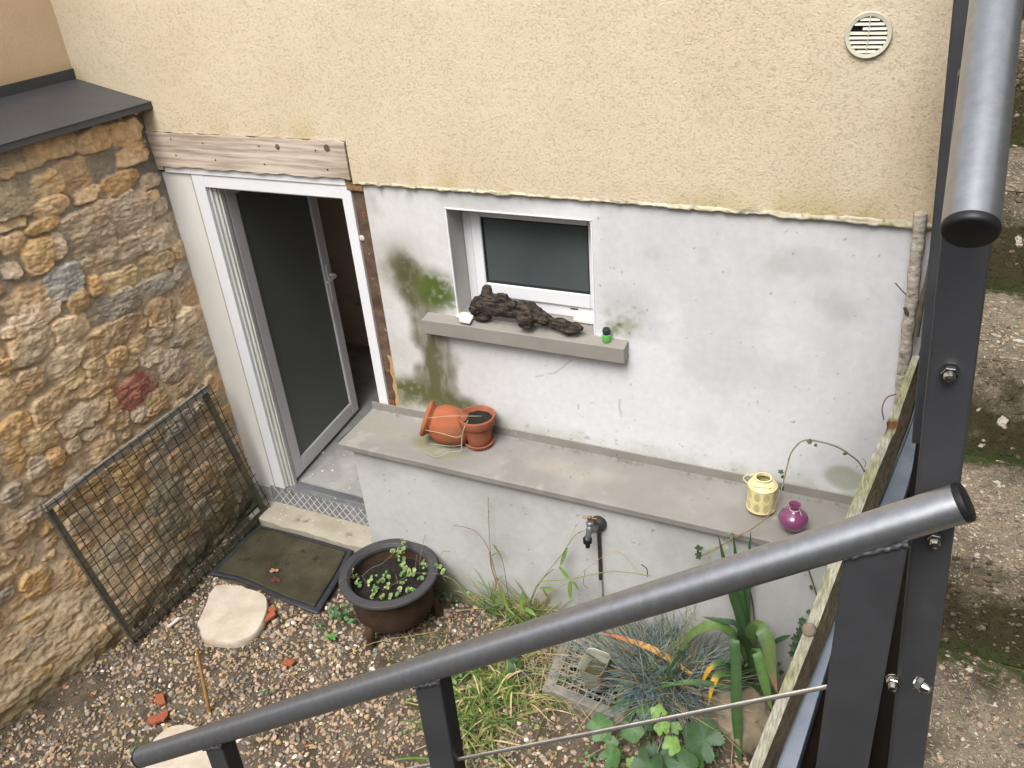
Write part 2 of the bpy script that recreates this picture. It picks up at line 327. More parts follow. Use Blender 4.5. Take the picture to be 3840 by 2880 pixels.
M['lantern_in'] = mat('lantern_inside', (.28, .24, .08), (.34, .3, .12), rough=.6)
M['vase'] = mat('plum_glaze', (.17, .048, .115), (.20, .06, .135), scale=3, rough=.12, spec=.6, coat=.5)
M['string'] = mat('string', (.5, .47, .4), rough=.9)
M['brass'] = mat('tarnished_brass', (.22, .14, .06), (.32, .22, .11), scale=40, rough=.45, metal=.7)
M['zinc'] = mat('zinc_tap', (.16, .17, .18), (.30, .31, .32), scale=35, rough=.45, metal=.6)
M['pipe'] = mat('dark_pipe', (.035, .034, .035), (.07, .066, .062), scale=40, rough=.6, metal=.4)
M['mat_pile'] = mat('doormat_pile', (.040, .037, .022), (.085, .077, .05), scale=6, rough=1, spec=.1, bump=1, bscale=150, bdist=.006, spots=[((.62, .6, .55), 75, .735, .02), ((.022, .022, .014), 11, .6, .1)])
M['mat_edge'] = mat('doormat_rubber', (.026, .029, .035), (.05, .054, .064), scale=20, rough=.5, spec=.45, spots=[((.28, .29, .32), 60, .66, .1)])
M['mesh_wire'] = mat('green_wire', (.012, .028, .027), (.022, .042, .04), scale=30, rough=.5, spec=.4)
M['batten'] = mat('grey_wet_batten', (.20, .175, .14), (.33, .295, .245), scale=6, rough=.9, bump=.4, bscale=50, spots=[((.06, .055, .03), 6, .58, .15)])
M['batten_dark'] = mat('wet_green_batten', (.10, .082, .052), (.18, .15, .105), scale=8, rough=.9, bump=.4, bscale=50)
M['cane'] = mat('cane', (.36, .19, .055), (.46, .27, .10), scale=9, stretch=(1, 1, 3), rough=.6, spec=.35)
M['leaf'] = mat('leaf', (.85, .85, .85), (1.15, 1.15, 1.1), scale=40, rough=.5, spec=.4, attr=True)
M['leaf_dull'] = mat('leaf_dull', (.8, .8, .8), (1.2, 1.2, 1.2), scale=25, rough=.75, spec=.25, attr=True)
M['stem'] = mat('stem', (.8, .8, .8), (1.1, 1.1, 1.1), scale=30, rough=.8, spec=.2, attr=True)
M['concrete_frame'] = mat('weathered_cement', (.15, .14, .115), (.30, .28, .24), scale=12, rough=.95, bump=.6, bscale=60, spots=[((.09, .085, .06), 10, .6, .12)])
M['grate'] = mat('white_grate', (.20, .185, .15), (.34, .315, .26), scale=20, rough=.6)
M['tub'] = mat('cloudy_plastic', (.30, .29, .21), (.42, .41, .32), scale=7, rough=.35, spec=.5, spots=[((.16, .15, .06), 7, .58, .25)])
M['water'] = mat('murky_water', (.045, .042, .012), (.075, .068, .022), scale=12, rough=.06, spec=.6)
M['blue'] = mat('blue_plastic', (.008, .16, .36), (.016, .24, .48), scale=14, rough=.4, spec=.5, bump=.6, bscale=30)
M['shard'] = mat('white_tile', (.55, .53, .47), (.72, .70, .64), scale=16, rough=.7, bump=.3)
M['stair'] = aggregate_mat()
M['dry'] = mat('dry_leaf', (.20, .105, .06), (.30, .17, .10), scale=30, rough=.8)
M['black'] = mat('hole_shade', (.004, .004, .004), rough=1)  # flat black in place of the shade inside holes
def attr_mat(name, rough=.8, spec=.25, bump=0, bscale=80, bdist=.003): return mat(name, (.88, .88, .88), (1.1, 1.1, 1.1), scale=30, rough=rough, spec=spec, attr=True, bump=bump, bscale=bscale, bdist=bdist)

# ================================================================ HOUSE
house = thing('house', 'house with ochre stucco above a stained white basement wall, door and small window', 'house', (-1.9, 0, 0))
XL, XR = -3.84, .062          # return wall on the left, house corner on the right
def grid(xs, zs, keep=None):
    nx, nz = len(xs), len(zs); X, Z = np.meshgrid(xs, zs); i = np.arange(nx*nz).reshape(nz, nx)
    Fq = np.stack([i[:-1, :-1], i[:-1, 1:], i[1:, 1:], i[1:, :-1]], -1).reshape(-1, 4)
    if keep is not None:
        cx = ((X[:-1, :-1]+X[1:, 1:])/2).ravel(); cz = ((Z[:-1, :-1]+Z[1:, 1:])/2).ravel(); Fq = Fq[keep(cx, cz)]
    return X.ravel(), Z.ravel(), Fq
def prune(V, Fq, C=None):
    us, inv = np.unique(Fq.ravel(), return_inverse=True)
    return V[us], inv.reshape(Fq.shape), (C[us] if C is not None else None)

# ---- ochre stucco (front face 12 mm proud of the white render, ragged lower edge)
ZS = 1.925
xs = np.unique(np.round(np.concatenate([np.arange(XL, XR, .02), [XL, -3.30, -2.287, XR]]), 4))
zs = np.unique(np.round(np.concatenate([np.arange(ZS, 3.3, .02), np.arange(3.3, 4.5, .2), [ZS, 2.113, 4.5]]), 4))
X, Z, Fq = grid(xs, zs, lambda x, z: ~((x < -2.287) & (z < 2.113) & (x > -3.42)))
n = fbm(np.stack([X, Z, X*0], 1), 1.6, 4, 3); n2 = fbm(np.stack([X, Z*.35, X*0], 1), 5, 4, 9)
edge = np.where(X < -2.287, 2.113, ZS)
C = np.ones((len(X), 3))
C = mixc(C, (.93, .89, .84), sst(.45, .75, n)*.3)
C = mixc(C, (.80, .70, .58), sst(-1.0, .1, X)*sst(.35, .75, fbm(np.stack([X, Z, X*0], 1), 3.2, 4, 21))*.45)     # brown weathering towards the corner
C = mixc(C, (.72, .70, .45), sst(.12, 0, Z-edge)*sst(.45, .65, n2)*.7)                                     # algae along the lower edge
C = mixc(C, (.62, .60, .33), sst(.10, .0, Z-(2.35-(X+3.84)*.2))*sst(-3.35, -3.45, X)*sst(.3, .6, n2)*.8)
Y = -.012-.003*fbm(np.stack([X, Z, X*0], 1), 6, 3, 5)
V = np.stack([X, Y, Z], 1); V, Fq, C = prune(V, Fq, C)
mesh_np('stucco_wall', V, Fq, M['stucco'], house, True, C)
b = MB(); b.box((XL-.3, .03, 2.113), (XR, .25, 4.5)); b.box((-2.287, .03, 1.94), (XR, .25, 2.113)); b.box((XR-.012, -.011, 1.93), (XR, .03, 4.5))
b.build('wall_core', M['reveal'], house, 0)
# return wall above the stone wall
X, Z, Fq = grid(np.arange(-3.2, .02, .04), np.arange(2.25, 4.5, .04))
C = np.ones((len(X), 3))*np.array((1.12, 1.0, .93)); C = mixc(C, (.95, .84, .74), sst(.4, .7, fbm(np.stack([X, Z, X*0], 1), 2, 4, 31))*.5)
C = mixc(C, (.62, .58, .36), sst(2.46, 2.36, Z)*.6)
mesh_np('return_wall', np.stack([np.full(len(X), XL), X, Z], 1), Fq, M['stucco'], house, True, C)
# cream ragged seam where stucco meets the white render
nx = 520; q = np.linspace(-2.25, XR, nx); V = []; C = []
for j in range(5):
    p = np.stack([q, np.full(nx, j*1.7), q*0], 1); t = j/4
    zz = ZS+.012+(.016*(fbm(p*[1, 0, 1], 30, 4, 3)-.4) if j == 0 else 0)-t*(.008+.020*fbm(p*[1, 0, 1], 34, 6, 4)**1.6+.026*sst(-1.2, 0, q)*fbm(p*[1, 0, 1], 6, 4, 8))
    yy = -.013-(.005*math.sin(math.pi*t)+.010*(fbm(p, 70, 4, 6)-.3)*(t > 0)*(t < 1))+(.016 if j == 4 else 0)
    V.append(np.stack([q, np.broadcast_to(yy, (nx,)), zz], 1)); k = fbm(p, 18, 4, 12)
    cc_ = mixc((.58, .53, .41), (.40, .36, .24), sst(.40, .6, k)); C.append(mixc(cc_, (.16, .15, .10), sst(.56, .68, fbm(p, 34, 4, 14))*.8))
V = np.concatenate(V); i = np.arange(5*nx).reshape(5, nx)
Fq = np.stack([i[:-1, :-1], i[1:, :-1], i[1:, 1:], i[:-1, 1:]], -1).reshape(-1, 4)
mesh_np('seam', V, Fq, attr_mat('seam_mortar', .95, .15, .6, 60), house, True, np.concatenate(C))

# ---- white rendered basement wall with painted-on stains kept as vertex colours
WX0, WX1, WZ0, WZ1 = -1.836, -1.176, 1.334, 1.842      # window hole
def wz(px, py): p = U(px, py, 1, 0.0); return p[0], p[2]
xs = np.unique(np.round(np.concatenate([np.arange(-2.245, XR, .0055), [WX0, WX1, XR]]), 4))
zs = np.unique(np.round(np.concatenate([np.arange(-.25, .68, .1), np.arange(.70, 1.93, .0055), [WZ0, WZ1, 1.93]]), 4))
X, Z, Fq = grid(xs, zs, lambda x, z: ~((x > WX0) & (x < WX1) & (z > WZ0) & (z < WZ1)))
P2 = np.stack([X, Z, X*0], 1); N1 = fbm(P2, 3, 5, 41); N2 = fbm(P2, 11, 5, 43); N3 = fbm(P2, 45, 3, 47); NV = fbm(P2*[1, .18, 1], 16, 4, 49)
C = np.ones((len(X), 3))*np.array((.655, .657, .675))
C = mixc(C, (.52, .515, .515), sst(.4, .7, N1)*.7)
C = mixc(C, (.52, .50, .45), sst(-1.1, -2.2, X)*.45)  # darker towards the left: uneven light put into the wall colour
def stroke(pts, wd, warp=.05, soft=.6):
    q = np.array([wz(*p) for p in pts]); d = np.full(len(X), 9.)
    xx = X+(N2-.5)*warp*2; zz = Z+(N1-.5)*warp*2
    for a, b_ in zip(q[:-1], q[1:]):
        ab = b_-a; t = np.clip(((xx-a[0])*ab[0]+(zz-a[1])*ab[1])/max(ab@ab, 1e-9), 0, 1)
        d = np.minimum(d, np.hypot(xx-a[0]-t*ab[0], zz-a[1]-t*ab[1]))
    return sst(wd, wd*(1-soft), d)
def blob(px, py, rx, rz, warp=.05, soft=.7):
    a = wz(px, py); d = np.hypot((X+(N2-.5)*warp*2-a[0])/rx, (Z+(N1-.5)*warp*2-a[1])/rz); return sst(1, 1-soft, d)
C = mixc(C, (.36, .35, .32), blob(1490, 960, .26, .15)*.55+blob(1420, 760, .12, .10)*sst(.4, .7, N2)*.6)
C = mixc(C, (.30, .30, .29), (sst(1.84, 1.925, Z)*sst(.45, .70, N2*.4+fbm(P2*[1, .3, 1], 40, 4, 48)*.6)*(sst(-1.6, -2.1, X)*.7+.35)))
C = mixc(C, (.40, .395, .38), blob(1890, 745, .5, .07, .06)*.5); C = mixc(C, (.47, .465, .46), sst(.5, .75, NV)*sst(1.4, 1.9, Z)*.30)
C = mixc(C, (.115, .108, .055), stroke([(1500, 1010), (1560, 1080), (1600, 1190), (1630, 1330), (1640, 1480), (1700, 1540)], .145, .07, .8)*(.78+.22*sst(.38, .55, fbm(P2*[1, .22, 1], 34, 4, 50))))
C = mixc(C, (.105, .108, .042), stroke([(1505, 1480), (1600, 1475), (1690, 1520), (1800, 1590)], .15, .06, .75)*(.78+.22*sst(.35, .55, N3)))
C = mixc(C, (.075, .075, .035), blob(1545, 1060, .13, .17, .06)*(.55+.4*sst(.35, .55, N3))); C = mixc(C, (.10, .112, .03), blob(1625, 1095, .19, .15, .06)*(.65+.35*sst(.35, .55, N3)))
C = mixc(C, (.068, .105, .018), blob(1655, 1118, .135, .11, .06)*sst(.34, .56, N3*.6+N2*.4)*.9)
C = mixc(C, (.40, .40, .30), blob(1490, 1330, .10, .18)*.25)
C = mixc(C, (.36, .355, .33), blob(2360, 1180, .22, .20, .08)*.45); C = mixc(C, (.30, .31, .22), blob(2330, 1210, .14, .12, .04)*sst(.42, .62, N2*.6+N3*.4)*.8+blob(2300, 1240, .06, .05)*.5)
C = mixc(C, (.10, .10, .09), blob(2335, 1200, .15, .13, .04)*HQ(N3, .90, .98)*.75)
C = mixc(C, (.42, .42, .40), blob(3020, 980, .22, .11, .10)*.55); C = mixc(C, (.46, .455, .44), blob(3130, 1130, .12, .11, .08)*.5); C = mixc(C, (.47, .465, .45), blob(2440, 930, .06, .05, .05)*.5+blob(2640, 950, .05, .06, .05)*.5)
C = mixc(C, (.30, .305, .22), blob(3165, 1790, .10, .075, .02, .4)*.75)
C = mixc(C, (.38, .38, .30), sst(.87, .745, Z)*(.35+.6*sst(.4, .7, N2))*.8)
C = mixc(C, (.16, .16, .14), sst(.92, .74, Z)*HQ(N3, .93, .99)*.6)
C = mixc(C, (.22, .21, .19), HQ(fbm(P2, 60, 2, 77), .9965, .999)*.7)
C = mixc(C, (.61, .61, .62), sst(.55, .8, fbm(P2, 2.2, 3, 55))*sst(-1.3, -.6, X)*.7)
C = mixc(C, (.22, .20, .17), np.maximum.reduce([stroke([(2140, 1350), (2110, 1378), (2080, 1400), (2055, 1402)], .006, .004, .3), stroke([(2325, 1500), (2322, 1530), (2332, 1560)], .007, .006, .4), stroke([(2010, 1412), (2038, 1408)], .005, .002, .3)])*.35)
V = np.stack([X, -.002*N2, Z], 1); V, Fq, C = prune(V, Fq, C)
mesh_np('rendered_wall', V, Fq, M['paint_wall'], house, True, C)
# window reveal
b = MB(); e = .004
b.box((WX0-.05, .003, WZ0-.05), (WX0, .2, WZ1)); b.box((WX1, .003, WZ0-.05), (WX1+.05, .2, WZ1)); b.box((WX0-.05, .003, WZ1), (WX1+.05, .2, WZ1+.05)); b.box((WX0, .003, WZ0-.05), (WX1, .2, WZ0+.004))
b.build('window_reveal', M['reveal'], house, 0)
b = MB(); b.box((WX0-.004, -.004, WZ0), (WX0+.003, .006, WZ1+.003)); b.box((WX1-.003, -.004, WZ0), (WX1+.004, .006, WZ1+.003)); b.box((WX0-.004, -.004, WZ1-.002), (WX1+.004, .004, WZ1+.004))
b.build('corner_bead', M['pvc'], house, 0, .001)
# window
def sub(mb, name, m, root, **k): return mb.build(name, m, root, **k)
b = MB(); fy0, fy1 = .125, .19
b.box((WX0+.002, fy0, WZ0+.006), (WX0+.042, fy1, WZ1-.002)); b.box((WX1-.012, fy0, WZ0+.006), (WX1-.002, fy1, WZ1-.002))
b.box((WX0+.042, fy0+.001, WZ1-.03), (WX1-.012, fy1, WZ1-.002)); b.box((WX0+.042, fy0+.001, WZ0+.006), (WX1-.012, fy1, WZ0+.062))
win = b.build('window', M['pvc'], house, 0, .003)
GX0, GX1, GZ0, GZ1 = -1.738, -1.237, 1.462, 1.772
b = MB(); sx0, sx1, sz0, sz1 = GX0-.05, GX1+.045, GZ0-.066, GZ1+.038
b.box((sx0, .112, sz0), (GX0, .16, sz1)); b.box((GX1, .112, sz0), (sx1, .16, sz1)); b.box((GX0, .113, sz0), (GX1, .16, GZ0)); b.box((GX0, .113, GZ1), (GX1, .16, sz1))
sub(b, 'sash', M['pvc'], win, smooth=0, bevel=.006, seg=3)
b = MB(); g = .006
b.box((GX0, .118, GZ0), (GX0+g, .134, GZ1)); b.box((GX1-g, .118, GZ0), (GX1, .134, GZ1)); b.box((GX0+g, .118, GZ0), (GX1-g, .134, GZ0+g+.003)); b.box((GX0+g, .118, GZ1-g), (GX1-g, .134, GZ1))
sub(b, 'gasket', M['gasket'], win, smooth=0)
b = MB(); b.box((GX0+.002, .128, GZ0+.002), (GX1-.002, .140, GZ1-.002)); sub(b, 'pane', M['glass'], win, smooth=0)
b = MB(); b.box((-1.335, .1235, WZ0+.044), (-1.300, .126, WZ0+.049)); sub(b, 'drain_slot', M['gasket'], win, smooth=0)
# window sill: metal-faced, protruding
b = MB(); b.prism([(-1.998, -.062, 1.322), (-1.998, -.062, 1.252), (-1.998, .0, 1.252), (-1.998, .0, 1.334)], (.972, 0, 0))
b.box((WX0+.001, 0, 1.300), (WX1-.001, .13, 1.3385))
me_sill = b.build('window_sill', mat('taupe_sill', (.235, .217, .193), (.275, .256, .23), scale=7, rough=.5, spec=.35, spots=[((.17, .16, .13), 7, .64, .15)]), house, 0, .003)
# lintel
b = MB(); xs_ = np.linspace(-3.462, -2.292, 90); V = []; C = []
for (yy, z0) in ((.03, 2.112), (-.022, 2.112), (-.022, 1.947), (.03, 1.947)):
    for i, x in enumerate(xs_): V.append((x+(.012 if z0 < 2 else 0)*(i < 2), yy, z0+.003*math.sin(x*23)+.0025*math.sin(x*61)))
nl = len(xs_)
b.add(V, [(k*nl+i, k*nl+i+1, (k+1)*nl+i+1, (k+1)*nl+i) for k in range(3) for i in range(nl-1)]+[(0, nl, 2*nl, 3*nl), (4*nl-1, 3*nl-1, 2*nl-1, nl-1)])
lin = b.build('lintel', M['lintel'], house, 30)
for px, py in ((760, 537), (970, 548), (660, 582), (808, 600), (992, 616), (1183, 564), (1228, 636), (640, 521)):
    p = U(px, py, 1, -.024); b = MB(); b.lathe([(.0001, -.0015), (.0026, -.0015), (.0036, .001)], 10, p, (0, -1, 0)); b.build('nail_hole', M['black'], lin, 60)
km = mat('wood_knot', (.09, .055, .035), (.15, .10, .07), scale=60, rough=.9)
for px, py, r_ in ((1040, 551, .013), (1225, 555, .016)):
    p = U(px, py, 1, -.0235); b = MB(); b.lathe([(.0001, .0012), (r_*.6, .001), (r_, .0)], 16, p, (0, -1, 0)); b.build('knot', km, lin, 60)
# mortar filler left of the lintel
b = MB(); b.box((-3.60, .002, 1.84), (-3.462, .06, 2.25)); b.build('mortar_patch', mat('grey_mortar', (.14, .13, .115), (.26, .245, .22), scale=18, rough=.95, bump=.9, bscale=40, bdist=.01), house, 0, .01)

# ---- door
FX0, FX1, FZ = -3.262, -2.318, 1.908; IX0, IX1, IZ = -3.190, -2.372, 1.846
b = MB(); b.box((FX0, .0, -.005), (IX0, .075, FZ)); b.box((IX1, .0, -.005), (FX1, .075, FZ)); b.box((IX0, .001, IZ), (IX1, .075, FZ))
door = b.build('door', M['pvc'], house, 0, .003)
b = MB(); b.box((IX0, .020, .0), (IX0+.012, .070, IZ)); b.box((IX0+.012, .034, .0), (IX0+.030, .070, IZ)); b.box((IX0+.030, .046, 0), (IX0+.040, .070, IZ)); b.box((IX0+.04, .03, IZ-.014), (IX1, .07, IZ))
sub(b, 'rebate', M['pvc_dirty'], door, smooth=0, bevel=.002)
b = MB(); b.box((-3.470, .008, -.02), (FX0-.012, .06, 1.905)); sub(b, 'side_panel', M['panel'], door, smooth=0, bevel=.003)
b = MB(); b.box((FX0-.012, .004, -.01), (FX0, .05, 1.905)); sub(b, 'sealant', M['sealant'], door, smooth=0, bevel=.002)
b = MB(); b.box((-3.425, -.006, 1.909), (-2.335, .05, 1.945)); sub(b, 'head_trim', M['pvc'], door, smooth=0, bevel=.004)
b = MB(); b.box((-3.492, .0, .0), (-3.470, .05, 1.9)); sub(b, 'brick_edge', M['brick_edge'], door, smooth=0)
# rusty exposed strip right of the frame, recessed
b = MB(); rs = np.linspace(.70, 1.885, 70); V = []
for z in rs:
    j = .004*math.sin(z*31)+.003*math.sin(z*83); V += [(FX1, .016, z), (FX1+.03, .010+j, z), (-2.243, .012, z), (-2.243, .05, z)]
b.add(V, [(4*i+k, 4*i+k+1, 4*i+k+5, 4*i+k+4) for i in range(69) for k in range(3)])
sub(b, 'rusty_strip', M['rustwood'], door, smooth=40)
b = MB(); b.box((-2.335, -.004, 1.888), (-2.246, .05, 1.93)); sub(b, 'torn_corner', mat('torn_fibre', (.16, .08, .035), (.30, .19, .10), scale=40, rough=1, bump=1), door, smooth=0, bevel=.004)
b = MB(); V = []
for i, z in enumerate(np.linspace(.72, 1.06, 16)): V += [(-2.268+.006*math.sin(z*70), .002, z), (-2.244, -.002, z), (-2.244, .02, z)]
b.add(V, [(3*i+k, 3*i+k+1, 3*i+k+4, 3*i+k+3) for i in range(15) for k in range(2)]); sub(b, 'broken_edge', mat('broken_brick_edge', (.36, .2, .09), (.5, .34, .17), scale=60, rough=1, bump=.8), door, smooth=0)
b = MB(); p = U(1357, 893, 1, .01); b.lathe([(.0001, .004), (.008, .004), (.014, .002), (.015, 0)], 14, p, (0, -1, 0)); sub(b, 'plaster_dab', M['reveal'], door, smooth=60)
# leaf, swung inwards about the left jamb, outer face turned towards +x
LA = D2R(96.5); hinge = np.array([IX0+.034, .085, 0]); ld = np.array([math.cos(LA), math.sin(LA), 0]); ln = np.array([math.sin(LA), -math.cos(LA), 0])   # ln = outer face normal
LW, LZ0, LZ1, ST = .80, .022, 1.845, .085
def leafbox(mb, a0, a1, t0, t1, z0, z1):
    q = [hinge+ld*a+ln*t for a, t in ((a0, t0), (a1, t0), (a1, t1), (a0, t1))]
    mb.prism([(p[0], p[1], z0) for p in q], (0, 0, z1-z0)); return mb
b = MB(); leafbox(b, 0, ST, -.07, 0, LZ0, LZ1); leafbox(b, LW-ST, LW, -.07, 0, LZ0, LZ1); leafbox(b, ST, LW-ST, -.07, -.001, LZ0, LZ0+.10); leafbox(b, ST, LW-ST, -.07, -.001, LZ1-ST, LZ1)
leaf_o = sub(b, 'leaf', M['pvc'], door, smooth=0, bevel=.010, seg=3); leaf_o['label'] = 'white framed glazed door leaf swung open into the room'
b = MB(); leafbox(b, ST-.004, LW-ST+.004, -.05, -.012, LZ0+.096, LZ1-ST+.004); sub(b, 'pane', M['glass2'], door, smooth=0)
b = MB()
for t in (-.004, -.018, -.034, -.05): leafbox(b, -.004, .003, t-.004, t, LZ0, LZ1)
sub(b, 'edge_seal', M['pvc_dirty'], door, smooth=0)
b = MB(); hc = hinge+ld*(LW-.045); leafbox(b, LW-.062, LW-.030, 0, .008, .86, 1.10)
h0 = hc+ln*.008+np.array([0, 0, 1.03]); b.tube([h0, h0+ln*.04, h0+ln*.05-ld*.012, h0+ln*.05-ld*.115], [.009, .009, .009, .008], 10)
sub(b, 'handle', M['pvc'], door, smooth=50, bevel=.002)
# threshold pieces
b = MB(); b.box((IX0, .035, -.03), (IX1, .075, .004)); b.box((IX0, .012, -.03), (IX1, .035, -.006)); b.box((IX0, .078, -.03), (IX1, .085, .006))
sub(b, 'threshold', M['alu'], door, smooth=0, bevel=.002)
# chequered kick plate below the threshold: raised diamonds as geometry
b = MB(); kx0, kx1, kz0, kz1 = -3.30, -2.28, -.118, -.008
b.prism([(kx0, .008, kz1), (kx0, -.006, kz0), (kx0, .03, kz0), (kx0, .03, kz1)], (kx1-kx0, 0, 0))
kpo = b.build('kick_plate', mat('dirty_tread_plate', (.16, .165, .17), (.30, .305, .31), scale=12, rough=.55, metal=.4), door, 0); b = MB(); dxx = .052
for i in range(-2, 22):
    for sgn in (1, -1):
        xa = kx0+i*dxx; xb = xa+.092*sgn
        if min(xa, xb) < kx0 or max(xa, xb) > kx1: continue
        b.beam(np.array([xa, -.0055, kz0+.003]), np.array([xb, .0085, kz1-.003]), .0050, .005, (0, -1, 0))
b.build('tread_bars', mat('worn_tread', (.50, .51, .53), (.68, .69, .70), scale=20, rough=.4, metal=.4), kpo, 0, .0012)
b = MB(); b.box((-3.50, -.012, -.26), (-3.302, .06, -.006)); b.build('threshold_block', M['concrete_floor'], house, 0, .006)
# interior room
b = MB(); b.box((-4.2, .10, -.05), (-1.9, 3.2, .0)); b.build('interior_floor', M['concrete_floor'], house, 0)
b = MB(); b.box((IX0-.05, .085, -.05), (IX1+.06, .099, -.002)); b.build('floor_edge', M['concrete_floor'], house, 0)
b = MB(); b.box((-4.3, 1.72, 0), (-1.9, 1.8, 2.6)); b.box((-4.3, .10, 0), (-4.2, 1.72, 2.6)); b.box((-2.0, .26, 0), (-1.9, 1.72, 2.6)); b.box((-4.2, .10, 2.4), (-2.0, 1.72, 2.6)); b.box((-4.2, .08, 0), (-3.30, .12, 2.4)); b.box((-2.30, .08, 0), (-1.9, .12, 2.4)); b.box((-3.3, .08, 1.9), (-2.3, .12, 2.4))
b.build('interior_wall', M['interior'], house, 0)
# vent grille
vc = U(3257, 131, 1, -.016)
VM = mat('cream_vent_plastic', (.48, .455, .36), (.55, .53, .43), scale=20, rough=.5, spec=.35)
b = MB(); b.lathe([(.054, .0), (.0545, .008), (.066, .010), (.0685, .006), (.0685, .0)], 48, vc, (0, -1, 0)); vent = b.build('vent_grille', VM, house, 50)
b = MB()
for k in range(-4, 4):
    zc = vc[2]+(k+.5)*.0132; hw = math.sqrt(max(.054**2-((k+.5)*.0132)**2, 0)); x0 = vc[0]-hw
    if k == 1: x0 = vc[0]-.018
    b.prism([(x0, vc[1]-.009, zc-.0045), (x0, vc[1]-.0075, zc-.0045), (x0, vc[1]-.002, zc+.0035), (x0, vc[1]-.0035, zc+.0035)], (vc[0]+hw-x0, 0, 0))
sub(b, 'slat', VM, vent, smooth=0)
b = MB(); b.box((vc[0]-.0015, vc[1]-.010, vc[2]-.054), (vc[0]+.0015, vc[1]-.006, vc[2]+.054)); sub(b, 'rib', VM, vent, smooth=0)
b = MB(); b.lathe([(.0001, 0), (.055, 0)], 40, vc+np.array([0, -.0008, 0]), (0, -1, 0)); sub(b, 'duct_shade', M['black'], vent, smooth=0)  # black disc painted in for the shaded duct opening

# ================================================================ DOORSTEP
b = MB(); xs_ = np.linspace(-3.36, -2.26, 60); V = []
for (yy, zz) in ((-.001, -.119), (-.160, -.123), (-.172, -.130), (-.170, -.26)):
    for x in xs_: V.append((x, yy+.004*math.sin(x*17+zz*90)+.003*math.sin(x*53), zz+.002*math.sin(x*29)))
nl = 60; b.add(V, [(k*nl+i, (k+1)*nl+i, (k+1)*nl+i+1, k*nl+i+1) for k in range(3) for i in range(nl-1)])
b.box((-3.36, -.15, -.26), (-2.26, .0, -.131))
tag(b.build('doorstep', M['step'], None, 40), 'worn beige stone doorstep with a green moss stain below the open door', 'doorstep')

# ================================================================ LOW GARDEN WALL WITH LEDGE
gw = thing('garden_wall', 'low pale grey rendered wall topped by a taupe ledge in front of the house', 'wall', (-1.2, -.15, -.17))
xs = np.unique(np.round(np.concatenate([np.arange(-2.36, .06, .008), [.06]]), 4)); zs = np.arange(-.26, .70, .008)
X, Z, Fq = grid(xs, zs); P2 = np.stack([X, Z, X*0], 1); N1 = fbm(P2, 3, 5, 61); N2 = fbm(P2, 11, 5, 63); N3 = fbm(P2, 40, 3, 67)
C = np.ones((len(X), 3))*np.array((.51, .508, .503)); C = mixc(C, (.39, .385, .37), sst(.4, .7, N1)*.8)
C = mixc(C, (.30, .30, .22), sst(.16, -.17, Z+(N2-.5)*.2)*.8); C = mixc(C, (.17, .185, .085), sst(-.02, -.17, Z+(N2-.5)*.12)*.8)
C = mixc(C, (.18, .175, .16), HQ(fbm(P2, 60, 2, 78), .9965, .999)*.7)
V = np.stack([X, -.285-.002*N2, Z], 1); mesh_np('wall_face', V, Fq, M['paint_wall'], gw, True, C)
b = MB(); b.box((-2.36, -.284, -.26), (-2.35, .0, .70)); b.box((-2.36, -.284, .68), (.06, 0, .69)); b.build('wall_end', M['reveal'], gw, 0)
# ledge top: colour painted as vertex colours (algae patch by the jar, pale marks, darker patches at the lantern and vase)
xs = np.concatenate([np.arange(-2.418, .06, .008), [.06]]); prof = [(-.006, .7235), (-.02, .7225)]+[(y, .7225+(.012*(y+.02)/.3)) for y in np.arange(-.03, -.320, -.008)]+[(-.323, .708), (-.324, .683), (-.318, .680), (-.285, .680)]
prof = np.array(prof); nx, npf = len(xs), len(prof); V = np.array([(x, y, z) for (y, z) in prof for x in xs]); i = np.arange(nx*npf).reshape(npf, nx)
Fq = np.stack([i[:-1, :-1], i[1:, :-1], i[1:, 1:], i[:-1, 1:]], -1).reshape(-1, 4)
N1 = fbm(V, 5, 5, 71); N2 = fbm(V, 16, 4, 73); N3 = fbm(V, 60, 3, 75)
C = np.ones((len(V), 3))*np.array((.235, .222, .204)); C = mixc(C, (.285, .272, .254), sst(.4, .7, N1))
def lb(px, py, rx, ry, wp=.05):
    a = U(px, py, 2, .725); return sst(1, .45, np.hypot((V[:, 0]-a[0]+(N2-.5)*wp)/rx, (V[:, 1]-a[1]+(N1-.5)*wp)/ry))*(V[:, 2] > .70)
C = mixc(C, (.20, .19, .085), lb(1600, 1645, .10, .075)*(.35+.5*sst(.35, .6, N2))); C = mixc(C, (.26, .25, .13), lb(1660, 1690, .14, .06)*.55)
C = mixc(C, (.27, .255, .19), lb(1430, 1600, .2, .12)*.45); C = mixc(C, (.42, .37, .27), lb(2150, 1760, .3, .08)*.2); C = mixc(C, (.22, .20, .17), lb(2860, 1925, .075, .06, .02)*.8+lb(2945, 1990, .05, .05, .02)*.6)
C = mixc(C, (.13, .10, .07), sst(-.05, -.012, V[:, 1])*sst(.55, .68, N3)*.8*(V[:, 2] > .7)); C = mixc(C, (.18, .15, .12), HQ(N3, .995, .999)*.8)
C = mixc(C, (.36, .34, .31), HQ(fbm(V, 9, 3, 79), .95, .99)*.5*(V[:, 2] > .7)); C = C*np.where(V[:, 1] < -.321, .86, 1)[:, None]  # front face darkened in the colour, as if shaded
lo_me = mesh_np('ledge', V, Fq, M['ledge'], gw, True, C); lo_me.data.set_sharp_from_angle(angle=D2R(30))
b = MB(); b.box((-2.4185, -.32, .682), (-2.4175, 0, .722)); b.prism([(-2.416, -.0065, .722), (-2.416, -.0065, .765), (-2.416, -.002, .767), (-2.416, -.0022, .722)], (2.47, 0, 0))
